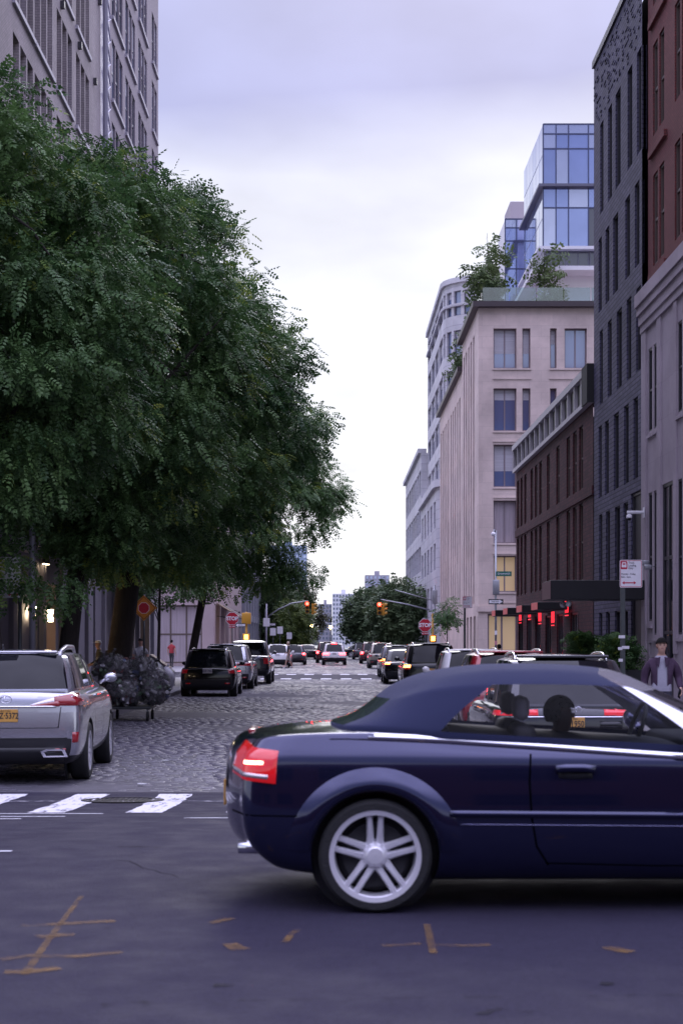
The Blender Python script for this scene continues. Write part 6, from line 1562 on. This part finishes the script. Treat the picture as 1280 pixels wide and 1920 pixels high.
S_ = thing('one_way_post', 'small one way sign on a post right of the right stop sign', 'sign post', (6.4, 104, .13)); post(S_, 0, 0, 0, 5.2, .06, STEEL); one_way(S_, -.1, -.07, 2.75, .62, -1); MB().tube([(0, 0, 4.2), (-2.5, 0, 4.9)], .03, 6).build('mast_arm', STEEL, S_, True); MB().cbox(-.16, .16, -.2, -.07, 4.0, 4.9, .03).build('control_box', STEEL, S_, True)
for i, (x, y, z, w_) in enumerate(((-5.75, 141, 3.4, .55), (-5.3, 144, 2.6, .5), (-4.75, 146, 2.75, .5), (-4.3, 160, 2.3, .5))):
    S_ = thing('regulation_sign', ('white sign on the pale pole', 'leftmost low white sign', 'middle low white sign', 'rightmost low white sign')[i]+' near the far left trees', 'sign', (x, y, .0)); post(S_, 0, 0, 0, z+(1.6 if i == 0 else .2), .07 if i == 0 else .04, MATS['pale steel'] if i == 0 else DSTEEL); MB().cbox(-w_/2, w_/2, -.10, -.085, z-w_*.65, z+w_*.65, .01).build('sign_board', WHITEP, S_)
LAMPY = M('lit street lamp', (.9, .7, .4), .4, emit=(1, .62, .22), est=20)
for i, (x, y) in enumerate(((-3.5, 214), (-2.55, 190), (-.4, 214))):
    S_ = thing('street_lamp', ('left', 'middle', 'right')[i]+' lit lamp by the river at the street end', 'street lamp', (x, y, 0)); post(S_, 0, 0, 0, 3.4, .05); MB().ball((0, 0, 3.6), (.2, .2, .22), 10, 8).build('lamp_globe', LAMPY, S_, True); MB().lathe([(.22, 3.72), (.1, 3.86), (.001, 3.9)], 10).build('lamp_cap', DSTEEL, S_)
# security cameras on the stone house
S_ = thing('security_camera', 'white dome security camera on an arm at the stone building corner', 'camera', (7.92, 42.0, 5.0)); MB().box(0, .02, -.1, .1, -.05, .22).build('wall_plate', WHITEP, S_)
MB().cbox(-.42, .0, -.04, .04, .05, .13, .02).build('arm', WHITEP, S_, True); MB().lathe([(.02, .05), (.07, .02), (.075, -.04), (.07, -.06), (.0, -.06)], 14, (-.36, 0, 0)).build('housing', WHITEP, S_, True); MB().ball((-.36, 0, -.07), (.055, .055, .05), 12, 8).build('dome', DGLASS, S_, True)
S_ = thing('flood_lamp', 'small grey twin flood lamp on the stone building wall', 'lamp', (7.85, 40.6, 3.65)); MB().tube([(0.1, 0, 0), (-.05, 0, .0), (-.05, 0, -.8)], .015, 6).build('conduit', STEEL, S_, True)
for s in (-1, 1): MB().cbox(-.2, -.02, s*.12-.05, s*.12+.05, -.03+.06*s, .09+.06*s, .02).build('lamp_head', STEEL, S_, True)
# bags of cans on a cart, rubbish bags, hatch
BAGC = M('clear bag film', (.11, .105, .12), .34, spec=.6, nz=(6, .2), bump=(14, .6)); BAGC.node_tree.nodes['Principled BSDF'].inputs['Alpha'].default_value = .42
def bag(parent_label, name, loc, rad, seed, clear):
    r = random.Random(seed); o = thing(name, parent_label, 'bag', loc)
    bm = bmesh.new(); bmesh.ops.create_icosphere(bm, subdivisions=4, radius=1)
    ph = [r.uniform(0, 6.28) for _ in range(9)]
    for v in bm.verts:
        c = v.co.copy(); f = 1+.08*math.sin(3*c.x+ph[0])*math.sin(4*c.y+ph[1])+.04*math.sin(5*c.z+ph[2]+3*c.x)+.02*math.sin(11*c.x+ph[3])*math.sin(10*c.z+ph[4])+.008*math.sin(21*c.y+ph[5]+9*c.z)
        v.co = Vector((c.x*rad[0]*f, c.y*rad[1]*f, max(c.z, -.82)*rad[2]*f))
    me = bpy.data.meshes.new('film'); bm.to_mesh(me); bm.free(); me.polygons.foreach_set('use_smooth', [True]*len(me.polygons)); me.materials.append(BAGC if clear == 1 else (M('black bag film', (.012, .012, .014), .28, spec=.7, bump=(25, .5)) if clear == 0 else M('grey bag film', (.32, .31, .36), .35, bump=(25, .4))))
    put('film', me, o)
    MB().tube([(0, 0, rad[2]*.9), (.02, 0, rad[2]*1.12), (.06, .02, rad[2]*1.22)], [.05, .025, .05], 8).build('knot', me.materials[0], o, True)
    if clear == 1:
        cm = [M('can %d' % i, c, .35, m) for i, (c, m) in enumerate((((.13, .12, .13), .2), ((.24, .23, .26), .3), ((.07, .08, .07), .0), ((.30, .05, .05), .1), ((.06, .09, .20), .1), ((.42, .41, .43), .1), ((.10, .15, .10), .0)))]
        mb = MB()
        for i in range(170):
            d = Vector((r.gauss(0, 1), r.gauss(0, 1), r.gauss(0, 1))).normalized()*r.uniform(.72, .97); p = Vector((d.x*rad[0], d.y*rad[1], d.z*rad[2]*.85)); a = Vector((r.gauss(0, 1), r.gauss(0, 1), r.gauss(0, 1))).normalized()*.075
            mb.tube([p-a, p+a], .044, 7, r.choice((0, 0, 0, 1, 2, 2, 2, 2, 2, 0, 5, 6, 1, r.choice((3, 4)))))
        tag(mb.build('cans_and_bottles', cm, o), kind='stuff')
ct = thing('hand_cart', 'low hand cart loaded with clear bags of cans behind the silver SUV', 'cart', (-4.55, 37, 0))
MB().cbox(-.45, .5, -.6, .6, .28, .34, .015).build('deck', DSTEEL, ct)
for x in (-.38, .42):
    for y in (-.5, .5): MB().lathe([(.04, -.025), (.11, -.025), (.12, 0), (.11, .025), (.04, .025)], 16, (x, y, .12), 'x').build('wheel', RUBBER, ct, True); MB().box(x-.02, x+.02, y-.03, y+.03, .2, .28).build('fork', STEEL, ct)
MB().tube([(-.42, .58, .34), (-.42, .66, 1.0), (.46, .66, 1.0), (.46, .58, .34)], .02, 8).build('handle', STEEL, ct, True)
bag('large clear bag of cans on top left of the hand cart', 'can_bag', (-4.95, 36.9, 1.14), (.45, .46, .40), 1, 1); bag('large clear bag of cans on top right of the hand cart', 'can_bag', (-4.36, 37.1, 1.10), (.42, .46, .38), 2, 1)
bag('clear bag of cans hanging off the right side of the hand cart', 'can_bag', (-4.02, 36.7, .76), (.36, .42, .46), 3, 1); bag('clear bag of cans at the bottom of the hand cart', 'can_bag', (-4.65, 36.7, .64), (.46, .45, .36), 4, 1)
bag('upright black rubbish bag on the left pavement', 'rubbish_bag', (-6.05, 55.9, .58), (.36, .36, .50), 5, 0); bag('low black rubbish bag left of the upright one', 'rubbish_bag', (-6.5, 56.3, .45), (.38, .36, .38), 6, 0); bag('pale grey rubbish bag beside the black ones', 'rubbish_bag', (-5.68, 56.1, .48), (.28, .3, .42), 7, 2)
S_ = thing('metal_hatch', 'grey sheet metal hatch box with a sloping top on the left pavement', 'hatch', (-6.3, 60.5, .13)); MB().prism([(-.42, 0), (.40, 0), (.40, .55), (.28, .66), (-.42, 1.15)], -.6, .6, 'y').build('metal_body', M('sheet steel', (.20, .20, .23), .45, .6, nz=(2, .15)), S_); MB().prism([(.29, .672), (-.40, 1.162), (-.40, 1.18), (.30, .69)], -.55, .55, 'y').build('lid', M('reddish lid', (.22, .12, .12), .5), S_)

# ------------------------------------------------------------------ across the avenue, behind the viewer: unseen block added for reflections in the paint
B = thing('unseen_opposite_building', 'unseen low brick block added across the avenue for the convertible to reflect', 'building', (0, -17, 0)); F = Fac((45, -17), (-1, 0))
ops = [(4+k*5.8, 7.2+k*5.8, z, z+2.1) for k in range(15) for z in (1.0, 5.0)]
wall(B, F, 0, 90, 0, 8.2, ops, .3, BRN); [window(B, F, *o_, .28, FRD, PANED, 2, 2, .08) for o_ in ops]
core(B, -45, 45, -40, -17.5, 0, 8.1, COREM)
